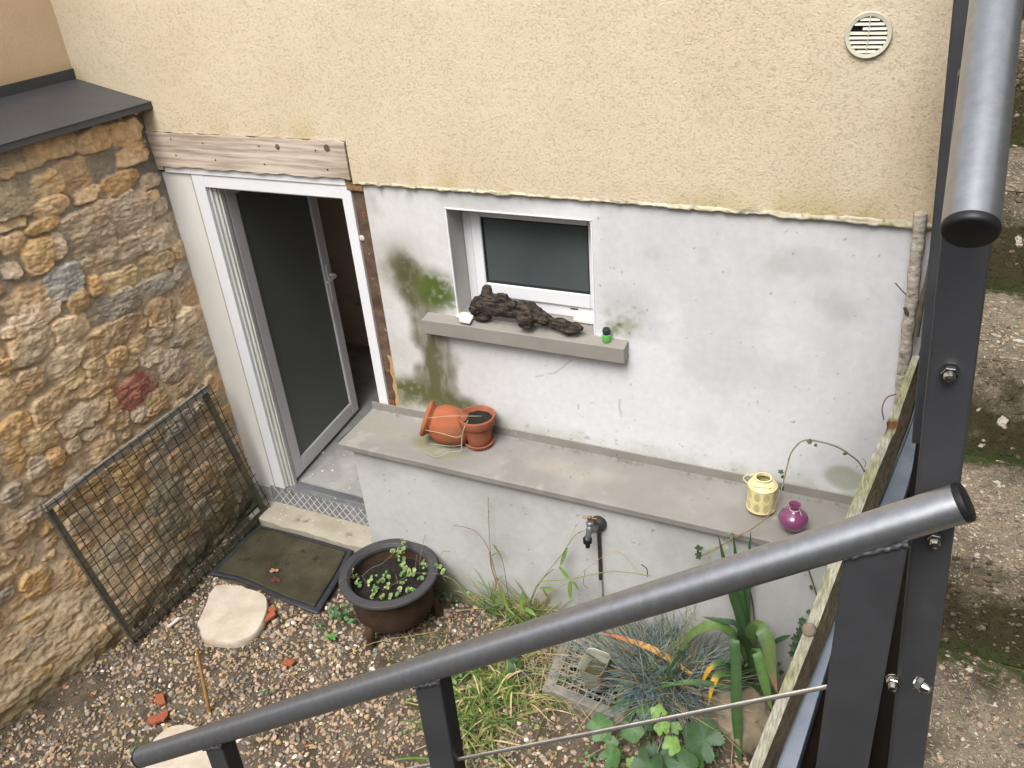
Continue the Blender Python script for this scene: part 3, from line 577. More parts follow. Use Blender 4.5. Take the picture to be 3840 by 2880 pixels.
b.build('upstand', mat('taupe_upstand', (.20, .185, .165), (.25, .235, .21), scale=8, rough=.55, spots=[((.16, .10, .06), 28, .68, .06), ((.42, .41, .39), 30, .66, .08)]), gw, 0)

# ================================================================ STONE WALL (one height-field of modelled rubble)
sw = thing('stone_wall', 'rubble stone wall in tan, grey and one red stone, capped with dark sheet metal', 'wall', (-3.5, -1, -.2))
TONE = dict(tan=(.49,.365,.22), org=(.50,.345,.17), brn=(.41,.30,.185), gry=(.34,.305,.245), gb=(.42,.345,.25), crm=(.54,.445,.30), blu=(.33,.335,.315), red=(.33,.145,.105), yel=(.48,.37,.215), pal=(.52,.425,.31), olv=(.33,.285,.20))
def wx(S, Zz):     # base plane of the wall: slightly skewed, swelling towards its foot
    S = np.asarray(S, float); Zz = np.asarray(Zz, float)
    return -3.465-.03*S+.10*sst(.55, -.2, Zz)*np.exp(-((S-1.05)/.6)**2)+.02*sst(.5, -.2, Zz)*sst(.9, .2, S)
K = 0.45208
def crop(oy, rows): return [(cx*K, oy+cy*K, a*K, b_*K, c) for cx, cy, a, b_, c in rows]
ST_ = crop(0, [(300,1250,330,110,'tan'),(760,1170,160,85,'brn'),(1020,1110,125,105,'tan'),(1090,1270,135,85,'tan'),(650,1450,185,125,'brn'),(370,1530,135,90,'yel'),(90,1640,185,170,'olv'),(970,1520,170,75,'org'),(1200,1520,115,55,'gb'),(20,1430,70,50,'tan')])
ST_ += crop(700, [(390,170,140,80,'tan'),(700,60,105,65,'tan'),(850,170,100,65,'pal'),(1090,190,150,145,'gb'),(1240,90,65,45,'tan'),(1310,170,70,55,'gb'),(80,310,110,48,'yel'),(330,330,150,48,'org'),(720,390,190,180,'gb'),(470,480,65,105,'pal'),(90,480,100,75,'tan'),(300,580,125,125,'org'),(1330,390,175,120,'gb'),(930,580,250,95,'gb'),(60,690,70,75,'pal'),(1470,520,65,55,'tan'),(1270,640,140,75,'yel'),(1490,690,85,65,'gry'),(1000,760,145,75,'yel'),(520,790,165,125,'blu'),(780,830,60,65,'org'),(1270,820,150,85,'gry'),(190,910,190,105,'tan'),(630,940,90,85,'org'),(920,990,230,95,'gry'),(1350,1010,150,100,'brn'),(1580,890,75,95,'brn'),(270,1080,225,85,'pal'),(580,1160,145,95,'crm'),(1530,1090,105,65,'crm'),(1640,1030,55,38,'tan'),(930,1230,275,100,'brn'),(1310,1200,105,55,'gb'),(1490,1250,100,55,'gry'),(1650,1200,85,65,'gb'),(250,1320,195,125,'crm'),(50,1220,60,38,'pal'),(1120,1310,85,60,'yel'),(1260,1380,120,75,'pal'),(950,1410,85,78,'org'),(500,1440,160,105,'crm'),(1470,1450,155,105,'gb'),(1700,1340,85,75,'gry'),(760,1500,78,65,'yel'),(20,1500,60,65,'org'),(1060,1480,80,48,'tan')])
ST_ += crop(1350, [(590,155,105,70,'yel'),(260,170,110,85,'brn'),(800,190,190,62,'tan'),(1110,250,185,110,'red'),(70,290,100,105,'tan'),(430,370,205,105,'tan'),(910,340,45,85,'org'),(800,400,65,75,'crm'),(1300,330,135,85,'tan'),(1480,230,135,55,'brn'),(630,490,140,85,'pal'),(110,570,120,85,'org'),(940,510,115,68,'brn'),(1140,430,85,58,'pal'),(330,650,160,95,'yel'),(600,690,65,52,'crm'),(760,600,80,45,'pal'),(80,800,105,145,'org'),(450,800,72,66,'org'),(300,890,105,95,'gb'),(800,730,165,95,'tan'),(430,980,180,72,'brn'),(80,1120,90,85,'gry'),(1060,900,135,95,'org'),(1270,870,105,65,'pal'),(700,1110,200,75,'org'),(560,1180,110,55,'yel'),(1450,560,190,95,'gry'),(1250,620,150,75,'brn'),(1500,800,150,75,'brn'),(1650,1000,145,95,'brn'),(1350,1100,170,90,'olv'),(1100,1150,170,100,'org'),(900,1350,190,100,'brn'),(650,1330,115,75,'crm'),(1400,1350,170,100,'olv'),(1180,1400,130,80,'brn'),(700,1480,130,75,'brn'),(950,1560,140,75,'olv'),(1250,1600,140,75,'gb'),(130,1430,150,80,'brn'),(250,1250,150,55,'pal')])
ST_ += crop(2130, [(300,110,140,95,'org'),(550,100,165,110,'brn'),(690,480,115,85,'tan'),(830,370,85,48,'pal'),(790,570,105,65,'tan'),(310,840,100,80,'org'),(60,1030,95,90,'org'),(60,850,75,55,'org')])
stones = []
for px, py, a, b_, c in ST_:
    p = U(px, py, 0, -3.47)
    for _ in range(4): p = U(px, py, 0, float(wx(-p[1], p[2])))
    d = ray(px, py); dep = np.dot(p-CAM, _fw)
    def img(q): v = q-CAM; z = v@_fw; return np.array([F_PX*(v@_r)/z, -F_PX*(v@_u)/z])
    js = np.linalg.norm(img(p+[0, -.05, 0])-img(p))/.05; jz = np.linalg.norm(img(p+[0, 0, .05])-img(p))/.05
    stones.append([-p[1], p[2], a/js*1.10, b_/jz*1.15, c, 1])
tries = 0; names = ['tan', 'brn', 'gb', 'olv', 'org', 'gry', 'pal', 'tan', 'brn', 'yel']
for big in (1, 0):
    for _ in range(5200):
        s_ = random.uniform(-.1, 3.3); z_ = random.uniform(-.35, 2.3); a = random.uniform(.05, .13)*(1 if big else .5); b_ = a*random.uniform(.38, .7)
        if all(abs((s_-q[0])/(q[2]+a*1.02))**2.4+abs((z_-q[1])/(q[3]+b_*1.02))**2.4 > 1 for q in stones):
            stones.append([s_, z_, a, b_, random.choice(names), 0])
ss = np.arange(-.012, 2.4, .005); zz = np.arange(-.32, 2.236, .005)
S, Z, Fq = grid(ss, zs_ := zz); P3 = np.stack([S, Z, S*0], 1)
w1 = fbm(P3, 7, 4, 81)-.5; w2 = fbm(P3+9, 7, 4, 83)-.5; w3 = fbm(P3, 28, 4, 85)-.5; w4 = fbm(P3+5, 28, 4, 87)-.5
Sw = S+w1*.040+w3*.040; Zw = Z+w2*.030+w4*.030
best = np.full(len(S), 9.); bid = np.zeros(len(S), int)
for k, q in enumerate(stones):
    m = (np.abs(Sw-q[0]) < q[2]*1.5) & (np.abs(Zw-q[1]) < q[3]*1.5)
    u_ = (Sw[m]-q[0])/q[2]; v_ = (Zw[m]-q[1])/q[3]; th = (h := (k*0.618) % 1)*.3-.15
    u_, v_ = u_+v_*th, v_-u_*th*.5
    d = (np.abs(u_)**3.4+np.abs(v_)**3.4)**(1/3.4); i = np.where(m)[0]; t = d < best[i]
    best[i[t]] = d[t]; bid[i[t]] = k
hk = np.array([.016+.015*((k*.754) % 1)+.004*q[5] for k, q in enumerate(stones)]); tilt = np.array([((k*.377) % 1-.5)*.22 for k in range(len(stones))])
q0 = np.array([[q[0], q[1]] for q in stones]); cst = np.array([TONE[q[4]] for q in stones]); jit = np.array([.86+.28*((k*.891) % 1) for k in range(len(stones))])
fs = fbm(P3, 22, 5, 91); fs2 = fbm(P3, 75, 4, 93); fl = fbm(P3*[.6, 2.2, 1], 30, 4, 95)
prof_ = np.clip((1.05-best)/.11, 0, 1)**.7
fdir = np.array([[math.cos(k*2.4), math.sin(k*2.4)] for k in range(len(stones))]); fac = -np.clip(((S-q0[bid, 0])*fdir[bid, 0]+(Z-q0[bid, 1])*fdir[bid, 1])-.012, 0, .06)*.32-np.clip(-((S-q0[bid, 0])*fdir[bid, 1]-(Z-q0[bid, 1])*fdir[bid, 0])-.02, 0, .06)*.25
stone_h = hk[bid]*prof_+tilt[bid]*(Z-q0[bid, 1])*prof_+(fs-.5)*.016*prof_+(fs2-.5)*.008*prof_-np.abs(fl-.5)*.020*prof_+fac*.75*prof_+.001
smear = sst(.55, .0, Z)*sst(.65, 1.25, S)     # slopped mortar at the foot near the viewer
mort_h = .008+(fbm(P3, 9, 4, 97)-.5)*.016+(fs2-.5)*.007+smear*(.016+.03*(fbm(P3, 5, 4, 99)-.42)+.028*(fbm(P3*[.6, 1.3, 1], 26, 5, 98)-.5))-.012*HQ(fbm(P3, 6, 3, 101), .93, .99)*(1-smear)
edge_f = .25+.75*sst(-.03, .10, S); H = np.maximum(stone_h, mort_h)*edge_f; top = sst(-.003, .003, stone_h-mort_h)
cs = cst[bid]*jit[bid][:, None]*(.72+.56*fs)[:, None]; cs = mixc(cs, cst[bid]*np.array((1.18, 1.0, .78)), sst(.5, .75, fbm(P3, 12, 4, 103))*.45); cs = mixc(cs, np.array((.27, .255, .225)), sst(.55, .75, fbm(P3+3, 10, 5, 105))*.25)
cs = mixc(cs, np.array((.47, .40, .29)), sst(.62, .74, fs2)*.35)*np.array((1.30, 1.28, 1.30))
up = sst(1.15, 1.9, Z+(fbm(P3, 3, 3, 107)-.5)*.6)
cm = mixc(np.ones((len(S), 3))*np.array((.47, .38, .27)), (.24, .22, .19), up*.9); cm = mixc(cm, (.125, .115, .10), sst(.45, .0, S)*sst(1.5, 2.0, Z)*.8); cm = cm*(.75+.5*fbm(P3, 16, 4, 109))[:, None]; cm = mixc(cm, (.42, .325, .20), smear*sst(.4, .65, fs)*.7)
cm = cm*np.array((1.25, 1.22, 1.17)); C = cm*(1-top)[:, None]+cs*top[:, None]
dirt_mesh_shade = sst(.28, -.15, Z+(w1)*.25)*sst(.95, .5, S)*.5+sst(.95, .3, S+w2*.5)*sst(.95, .45, Z+w1*.3)*.22; C = mixc(C, np.array((.085, .075, .045)), np.clip(dirt_mesh_shade, 0, 1))  # dirt at the foot, plus shade behind the mesh painted into the colour
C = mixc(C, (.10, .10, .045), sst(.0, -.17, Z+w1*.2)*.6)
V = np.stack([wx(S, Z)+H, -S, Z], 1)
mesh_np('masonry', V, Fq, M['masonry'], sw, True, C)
b = MB(); b.box((-3.9, -2.6, -.3), (-3.60, .05, 2.2)); b.build('wall_core', M['reveal'], sw, 0)
# sheet metal cap: slopes down from the upper wall, front drip edge, rear upstand
zf, zb = 2.252, 2.350; xf = lambda y: -3.372+.066*y; b = MB()
b.prism([(xf(.0), -.013, zf), (xf(-3), -3, zf), (-3.838, -3, zb), (-3.838, -.013, zb)], (0, 0, .004)); b.prism([(xf(0), -.013, zf-.028), (xf(-3), -3, zf-.028), (xf(-3)-.004, -3, zf+.002), (xf(0)-.004, -.013, zf+.002)], (-.012, 0, 0))
capo = b.build('metal_cap', M['cap'], sw, 0, .002)
b = MB(); b.prism([(-3.836, -.013, zb), (-3.836, -3, zb), (-3.832, -3, zb+.052), (-3.832, -.013, zb+.052)], (-.004, 0, 0))
o = b.build('upstand', M['cap'], None, 0, .001); o.parent = capo

# ================================================================ GROUND AND GRAVEL
GZ = -.17
def gh(x, y):
    p = np.stack([x, y, x*0], 1); return GZ-.018+(fbm(p, 1.7, 4, 111)-.5)*.05+(fbm(p, 14, 3, 113)-.5)*.02
xs = np.arange(-3.75, .12, .015); ys = np.arange(-2.6, .02, .015); X, Y, Fq = grid(xs, ys)
tag(mesh_np('ground', np.stack([X, Y, gh(X, Y)], 1), Fq, M['soil'], None, True), None, None, None, 'structure')
b = MB(); b.box((-30, -40, -.5), (30, .2, -.262)); tag(b.build('terrain', M['soil'], None, 0), None, None, None, 'structure')
# unit pebbles
def ico(sub_):
    import bmesh
    bm = bmesh.new(); bmesh.ops.create_icosphere(bm, subdivisions=sub_, radius=1); bm.verts.ensure_lookup_table()
    v = np.array([q.co[:] for q in bm.verts]); f = np.array([[q.index for q in t.verts] for t in bm.faces]); bm.free(); return v, f
iv, if_ = ico(2); NVAR = 14; variants = []
for k in range(NVAR):
    v = iv.copy(); pl = [nrm(RNG.normal(size=3)) for _ in range(13)]     # chip flat facets off a ball
    for n_ in pl:
        lim = RNG.uniform(.5, .85); dd = v@n_; v -= np.outer(np.clip(dd-lim, 0, None)*.95, n_)
    v *= (1+.10*(fbm(iv+k*7, 2.2, 3, 120+k)-.5))[:, None]; variants.append(v)
tones = np.array([(.31,.25,.18),(.26,.20,.14),(.37,.30,.22),(.20,.165,.13),(.32,.22,.135),(.44,.36,.28),(.36,.25,.18),(.18,.165,.15),(.40,.28,.21),(.27,.245,.21),(.13,.12,.115),(.34,.26,.13)])
def pebbles(name, n, area, size, dens, sink=.35):
    Vs, Fs, Cs = [], [], []; nb = 0; k = 0
    x = RNG.uniform(area[0], area[1], n*3); y = RNG.uniform(area[2], area[3], n*3); keep = RNG.uniform(size=n*3) < dens(x, y); x, y = x[keep][:n], y[keep][:n]
    z = gh(x, y); big = fbm(np.stack([x, y, x*0], 1), 2.0, 3, 131)
    for i in range(len(x)):
        s_ = size[0]+(size[1]-size[0])*RNG.random()**1.8; sc = np.array([1, RNG.uniform(.62, .95), RNG.uniform(.38, .7)])*s_*.5
        v = variants[RNG.integers(NVAR)]*sc
        a, t1, t2 = RNG.uniform(0, 6.28), RNG.normal()*.35, RNG.normal()*.35
        ca, sa = math.cos(a), math.sin(a); R1 = np.array([[1, 0, 0], [0, math.cos(t1), -math.sin(t1)], [0, math.sin(t1), math.cos(t1)]]); R2 = np.array([[math.cos(t2), 0, math.sin(t2)], [0, 1, 0], [-math.sin(t2), 0, math.cos(t2)]]); R3 = np.array([[ca, -sa, 0], [sa, ca, 0], [0, 0, 1]])
        v = v@(R3@R2@R1).T+np.array([x[i], y[i], z[i]+sc[2]*(1-sink*2)+.004*RNG.random()])
        r_ = RNG.random(); pink = x[i] > -2.6
        if r_ < .010: c = np.array((.28, .085, .045))
        elif r_ < .035: c = np.array((.72, .69, .62))
        elif r_ < .16 and pink: c = np.array((.40, .285, .21))
        else: c = tones[RNG.integers(len(tones))]
        c = c*RNG.uniform(.75, 1.2)
        Vs.append(v); Fs.append(if_+nb); Cs.append(np.broadcast_to(c, v.shape)); nb += len(v)
    return np.concatenate(Vs), np.concatenate(Fs), np.concatenate(Cs)
def dens(x, y):
    p = np.stack([x, y, x*0], 1); d = .5+.5*sst(.28, .48, fbm(p, 2.6, 4, 141)); bare = np.exp(-(((x+3.32)/.26)**2+((y+1.52)/.16)**2))
    d = d*(1-.9*bare)*(1-.5*sst(-1.2, -.9, x)); d *= ~((x > -3.29) & (x < -2.52) & (y > -.62) & (y < -.1))
    d *= (y < -.17); d *= (x > -3.47+.10*np.exp(-((-y-1.05)/.6)**2)); return np.clip(d+.12*(d > 0), 0, 1)
Va, Fa, Ca = pebbles('g', 12500, (-3.55, -.15, -2.15, -.29), (.015, .036), dens)
Vb, Fb, Cb = pebbles('g', 9000, (-3.55, -.15, -2.15, -.29), (.006, .015), dens, .2)
tag(mesh_np('gravel', np.concatenate([Va, Vb]), np.concatenate([Fa, Fb+len(Va)]), M['gravel'], None, False, np.concatenate([Ca, Cb])*np.array((1.13, 1.11, 1.06))), 'mixed grey, tan and red gravel covering the garden ground', 'gravel', None, 'stuff')

# ================================================================ THINGS ON THE GROUND
# doormat
q = [U(975, 1970, 2, -.155), U(1322, 2064, 2, -.155), U(1208, 2297, 2, -.155), U(772, 2158, 2, -.155)]
def bil(s_, t): return (q[0]*(1-s_)+q[1]*s_)*(1-t)+(q[3]*(1-s_)+q[2]*s_)*t
def matz(s_, t): return .010*math.sin(s_*7+1)*t+.008*math.sin(t*5+s_*3)+(.022*max(0, math.sin((s_-.12)*3.6))*(t**4))
def sheet(s0, s1, t0, t1, dz, n=36, edge=False):
    V = []
    for j in range(n):
        for i in range(n):
            s_ = s0+(s1-s0)*i/(n-1); t = t0+(t1-t0)*j/(n-1); p = bil(s_, t).copy()
            p[1] += .030*math.sin(s_*3.14*1.5+.4)*t**3; p[2] += matz(s_, t)+dz; V.append(p)
    i = np.arange(n*n).reshape(n, n); F1 = np.stack([i[:-1, :-1], i[1:, :-1], i[1:, 1:], i[:-1, 1:]], -1).reshape(-1, 4); return np.array(V), F1
dm = thing('doormat', 'dark olive doormat with a black rubber rim lying on the gravel before the doorstep', 'doormat', q[3])
V, F1 = sheet(0, 1, 0, 1, 0); o = mesh_np('rubber_rim', V, F1, M['mat_edge'], dm, True); m = o.modifiers.new('s', 'SOLIDIFY'); m.thickness = .006
V, F1 = sheet(.045, .955, .06, .945, .004); o = mesh_np('pile', V, F1, M['mat_pile'], dm, True); m = o.modifiers.new('s', 'SOLIDIFY'); m.thickness = .006; m.offset = 1
# fallen leaves on the doormat
def fallen(px, py, size, rot, lab, mt, group=None):
    p = U(px, py, 2, -.150); b = MB(); n = 12; V = [p+np.array([0, 0, .012])]
    for k in range(n):
        a = 2*math.pi*k/n; rr = size*(.62+.38*abs(math.cos(a)))*(1+.12*math.sin(k*5)); x, y = rr*math.cos(a), rr*.62*math.sin(a)
        V.append(p+np.array([x*math.cos(rot)-y*math.sin(rot), x*math.sin(rot)+y*math.cos(rot), .010+.006*math.sin(k*2.1)]))
    b.add(V, [(0, 1+k, 1+(k+1) % n) for k in range(n)]); tag(b.build('fallen_leaf', mt, None, 180), lab, 'leaf', group)
fallen(1028, 2144, .028, .4, 'pale orange-brown fallen leaf lying on the doormat', mat('pale_dry_leaf', (.32, .17, .10), (.40, .25, .17), scale=40), 'fallen leaves on the doormat')
fallen(1035, 2178, .033, .1, 'dark maroon fallen leaf lying on the doormat', mat('maroon_leaf', (.075, .022, .018), (.12, .04, .032), scale=40), 'fallen leaves on the doormat')
fallen(980, 2022, .022, 1.2, 'grey translucent leaf lying near the upper edge of the doormat', mat('grey_leaf', (.16, .15, .12), (.24, .22, .19), scale=40), 'fallen leaves on the doormat')
# flagstones
def slab(pts, z, th, lab, seed, mt=M['flat']):
    P = [U(x, y, 2, z) for x, y in pts]; P = crom(np.array(P+[P[0]]), 44)[:-1]; c = P.mean(0); rings = []
    for s_, dz in ((1.0, -th), (1.015, -th*.5), (1.0, -.006), (.985, 0), (.7, .003), (.35, .002)):
        R_ = c+(P-c)*s_; R_[:, 2] = z+dz; k = fbm(R_+seed, 18, 4, seed); R_[:, :2] += (R_-c)[:, :2]*((k-.5)*.14)[:, None]; R_[:, 2] += (k-.5)*.012; rings.append(R_)
    n = len(P); V = np.concatenate(rings+[c[None]+[0, 0, .002]]); Fs = [(r*n+i, r*n+(i+1) % n, (r+1)*n+(i+1) % n, (r+1)*n+i) for r in range(5) for i in range(n)]+[(5*n+i, 5*n+(i+1) % n, 6*n) for i in range(n)]
    b = MB(); b.add(V, Fs); return tag(b.build('flagstone', mt, None, 28), lab, 'stone', 'pale flat stones on the gravel')
slab([(742, 2335), (800, 2205), (880, 2196), (985, 2228), (1000, 2275), (960, 2370), (870, 2408), (765, 2392)], -.135, .045, 'rounded cream flagstone on the gravel beside the doormat', 3)
slab([(520, 2870), (560, 2790), (640, 2728), (735, 2722), (800, 2790), (800, 2950), (640, 2990), (520, 2960)], -.12, .06, 'cream flat stone partly hidden under the lowest end of the handrail', 9)
# broken bricks
for n_, (px, py, sx, lab) in enumerate(((1017, 2290, .030, 'red brick fragment right beside the round flagstone'), (1010, 2316, .034, 'flat red brick chip just below another fragment beside the flagstone'), (600, 2630, .034, 'pointed red brick chip alone in the left gravel'), (586, 2703, .036, 'larger red brick piece touching a smaller one in the gravel'), (617, 2688, .030, 'small red brick piece touching a larger one in the gravel'), (1084, 2488, .030, 'red brick sliver in the gravel below the doormat'))):
    p = U(px, py, 2, GZ+.008); a = n_*1.3; b = MB(); e1 = np.array([math.cos(a), math.sin(a), .08])*sx; e2 = np.array([-math.sin(a), math.cos(a), -.05])*sx*.55
    b.prism([p-e1-e2, p+e1*.8-e2*1.2, p+e1*1.1+e2*.5, p+e1*.1+e2*1.1, p-e1*.9+e2*.6], (0, .002, .014)); tag(b.build('brick_fragment', mat('brick_red%d' % n_, (.27, .075, .035), (.36, .11, .055), scale=40, rough=.95, bump=.4), None, 0, .002), lab, 'brick fragment', 'red brick fragments in the gravel')
p0, p1 = U(630, 2352, 2, GZ+.02), U(673, 2318, 2, GZ+.02); b = MB(); b.beam(p0, p1, .016, .010); tag(b.build('tile_strip', M['shard'], None, 0, .001), 'narrow white tile strip lying in the gravel left of the flagstone', 'tile')
# cane stake
b = MB(); P = [at(815, 2850, -1.345)+[0, 0, -.05], at(795, 2720, -1.335), at(770, 2590, -1.325), at(737, 2433, -1.315)]; b.tube(crom(P, 12), [.0085, .0085, .008, .0105, .008, .008, .0078, .0098, .0078, .0076, .0075, .0075], 10)
tag(b.build('cane_stake', M['cane'], None, 50), 'thin bamboo cane stuck upright in the gravel behind the handrail', 'stake')
# wire mesh panel leaning on the stone wall
mp_ = thing('mesh_panel', 'wooden frame with green square wire mesh leaning against the stone wall', 'mesh panel', (-3.28, -.6, GZ))
BL, BR, TL, TR = np.array([-3.275, -1.165, -.165]), np.array([-3.30, -.062, -.155]), U(158, 1893, 0, -3.40), U(772, 1440, 0, -3.385)
nrm_ = nrm(np.cross(BR-BL, TL-BL)); nrm_ = nrm_ if nrm_[0] > 0 else -nrm_
def pl(s_, t): return (BL*(1-s_)+BR*s_)*(1-t)+(TL*(1-s_)+TR*s_)*t
def batten(a, c, wd, m): b = MB(); b.beam(a, c, wd, .02, np.cross(nrm(c-a), nrm_)); b.build('batten', m, mp_, 0, .002)
batten(pl(0, .03), pl(1, .03), .032, M['batten_dark']); batten(pl(0, .975), pl(1, .975), .036, M['batten'])
off = nrm_*.022
batten(pl(.018, .0)-off, pl(.018, 1)-off, .036, M['batten_dark']); batten(pl(.982, 0)-off, pl(.982, 1)-off, .036, M['batten_dark'])
b = MB(); NU, NVv = 19, 16
for i in range(NU+1):
    s_ = .0+i/NU*1.0; P = [pl(s_+.004*math.sin(t*9+i)+.003*math.sin(i*3.1), t)+nrm_*(.013+.004*math.sin(t*14+i*2)) for t in np.linspace(-.01, 1.0, 22)]; b.tube(P, .0025, 6, c=(1, 1, 1))
for j in range(NVv+1):
    t = .0+j/NVv*.985; P = [pl(s_, t+.005*math.sin(s_*12+j)+.003*math.sin(j*5.1))+nrm_*(.015+.004*math.sin(s_*17+j*2)) for s_ in np.linspace(-.025, 1.015, 26)]; b.tube(P, .0025, 6, c=(1, 1, 1))
b.build('wire_mesh', M['mesh_wire'], mp_, 180)
# cast-iron planter on three legs
pc = np.array([-2.098, -.515, 0]); pt = thing('iron_planter', 'round rusty cast-iron planter with a broad rim standing on short legs', 'planter', (pc[0], pc[1], GZ))
b = MB(); b.lathe([(.150, -.090), (.186, -.085), (.197, -.066), (.204, .02), (.208, .128), (.200, .128), (.194, .03), (.19, .02)], 64, pc); bowl = b.build('bowl', M['iron'], pt, 35)
for a in (math.pi*1.16, math.pi*.35): b = MB(); p = pc+np.array([math.cos(a)*.205, math.sin(a)*.205, 0]); b.beam(p+[0, 0, -.09], p+[0, 0, .12], .014, .010, (-math.sin(a), math.cos(a), 0)); b.build('seam_rib', M['iron'], bowl, 0, .003)
b = MB(); b.lathe([(.205, .118), (.240, .124), (.246, .130), (.246, .142), (.243, .147), (.206, .150), (.202, .147), (.199, .139), (.1955, .137), (.193, .130), (.193, .118)], 72, pc); b.build('rim', M['iron_rim'], pt, 40, .0015)
n = 24; V = []; 
for j in range(n):
    for k in range(40): r_ = .196*j/(n-1); a = 2*math.pi*k/40; V.append((pc[0]+r_*math.cos(a), pc[1]+r_*math.sin(a), .058))
V = np.array(V); V[:, 2] += (fbm(V, 30, 4, 151)-.5)*.035; i = np.arange(n*40).reshape(n, 40); F1 = np.stack([i[:-1], i[1:], np.roll(i[1:], -1, 1), np.roll(i[:-1], -1, 1)], -1).reshape(-1, 4); mesh_np('soil', V, F1, M['potsoil'], pt, True)
for a in (-1.72, .55, 2.6):
    dv = np.array([math.cos(a), math.sin(a), 0]); b = MB(); b.tube(crom([pc+dv*.160+[0, 0, -.06], pc+dv*.195+[0, 0, -.095], pc+dv*.200+[0, 0, -.145], pc+dv*.212+[0, 0, GZ-.015]], 10), [.030, .030, .029, .027, .025, .023, .021, .020, .021, .024], 10); b.build('leg', M['iron'], pt, 60)

# ================================================================ THINGS ON THE LEDGE AND SILL
LZ = .7255
# tipped terracotta jar
jt = thing('terracotta_jar', 'orange round-bellied terracotta jar tipped on its side on the ledge', 'jar', (-1.92, -.13, LZ))
ax = nrm((-.80, -.24, .30)); jc = np.array([-1.892, -.135, LZ+.090])
prof = [(.0001, -.112), (.045, -.110), (.062, -.104), (.080, -.075), (.090, -.035), (.091, .0), (.084, .035), (.070, .058), (.064, .066), (.070, .076), (.080, .082), (.084, .088), (.084, .097), (.078, .101), (.068, .099), (.060, .088), (.056, .07), (.07, .04), (.078, 0), (.06, -.08), (.0001, -.095)]
prof = [(r*1.06, z*1.06) for r, z in prof]; b = MB(); b.lathe(prof, 56, jc, ax); V = np.array(b.v); C = np.ones((len(V), 3))*np.array((.35, .115, .052)); k = fbm(V, 14, 4, 161)
C = mixc(C, (.29, .09, .045), sst(.4, .65, k)*.7); C = mixc(C, (.20, .10, .055), sst(.03, -.075, (V-jc)@ax)*sst(.45, .58, fbm(V, 40, 3, 163))*.9); C = mixc(C, (.055, .07, .015), sst(.045, .008, V[:, 2]-LZ+(k-.5)*.05)*.85)
b.c = [tuple(c) for c in C]; b.build('body', M['terra_moss'], jt, 60, usecol=True)
# upright flower pot
fp = thing('flower_pot', 'terracotta flower pot of black soil standing in a saucer on the ledge', 'flower pot', (-1.735, -.115, LZ)); pp = np.array([-1.738, -.108, LZ])
b = MB(); b.lathe([(.0001, .012), (.050, .012), (.055, .016), (.073, .110), (.073, .113), (.083, .114), (.086, .118), (.090, .155), (.087, .160), (.081, .160), (.077, .152), (.072, .130), (.06, .12)], 56, pp); b.build('pot', M['terra_dark'], fp, 40, .0008)
b = MB(); b.lathe([(.0001, .003), (.055, .002), (.066, .004), (.072, .018), (.069, .021), (.065, .018), (.060, .010), (.0001, .009)], 48, pp); b.build('saucer', M['terra'], fp, 45)
V = []; n = 14
for j in range(n):
    for k in range(36): r_ = .074*j/(n-1); a = 2*math.pi*k/36; V.append((pp[0]+r_*math.cos(a), pp[1]+r_*math.sin(a), pp[2]+.136))
V = np.array(V); V[:, 2] += (fbm(V, 90, 3, 171)-.5)*.014; i = np.arange(n*36).reshape(n, 36); F1 = np.stack([i[:-1], i[1:], np.roll(i[1:], -1, 1), np.roll(i[:-1], -1, 1)], -1).reshape(-1, 4); mesh_np('soil', V, F1, M['potsoil'], fp, True)
# dead stalk hanging out of the pot
b = MB(); S0 = (.46, .38, .28)
def crp(ox, oy, k, pts, ys): return [at(ox+x*k, oy+y*k, Y) for (x, y), Y in zip(pts, ys)]
for pts, ys, r_ in ((((565, 1385), (535, 1440), (515, 1520), (510, 1650)), (-.15, -.20, -.21, -.23), .0022), (((515, 1510), (460, 1525), (330, 1490), (210, 1465)), (-.21, -.235, -.245, -.24), .0016), (((512, 1590), (440, 1600), (330, 1590), (250, 1580)), (-.215, -.24, -.26, -.26), .0013), (((680, 1350), (560, 1350), (400, 1350), (230, 1365)), (-.14, -.18, -.22, -.24), .0012), (((512, 1640), (400, 1650), (300, 1690), (200, 1640)), (-.23, -.25, -.28, -.27), .0012)):
    b.tube(crom(crp(1500, 950, K, pts, ys), 14), r_, 5, c=S0)
tag(b.build('dead_stalk', M['stem'], None, 180, usecol=True), 'dry pale branching stalk trailing from the flower pot over the jar', 'dry stalk')
# lantern
lc = np.array([-.415, -.150, LZ]); ln_ = thing('lantern', 'cream pierced metal lantern with a wire handle on the ledge', 'lantern', lc)
RL, HL = .0575, .118; na, nh = 168, 52; V = []; 
for j in range(nh+1):
    for k in range(na): a = 2*math.pi*k/na; V.append(lc+[RL*math.cos(a), RL*math.sin(a), .012+j/nh*(HL-.012)])
V = np.array(V); i = np.arange((nh+1)*na).reshape(nh+1, na); Fq = np.stack([i[:-1], np.roll(i[:-1], -1, 1), np.roll(i[1:], -1, 1), i[1:]], -1).reshape(-1, 4)
jj, kk = np.meshgrid(np.arange(nh), np.arange(na), indexing='ij'); u_ = (kk/na*9) % 1-.5; v_ = ((jj/nh*2+(np.floor(kk/na*9) % 2)*.0) % 1)-.5
inside = (np.abs(u_)/.33)**2+(np.abs(v_+.05)/.38)**2 < 1; hole = inside & (((kk+jj) % 2 == 0)); Fq = Fq[~hole.ravel()]
o = mesh_np('body', V, Fq, M['lantern'], ln_, True); m = o.modifiers.new('s', 'SOLIDIFY'); m.thickness = .0012
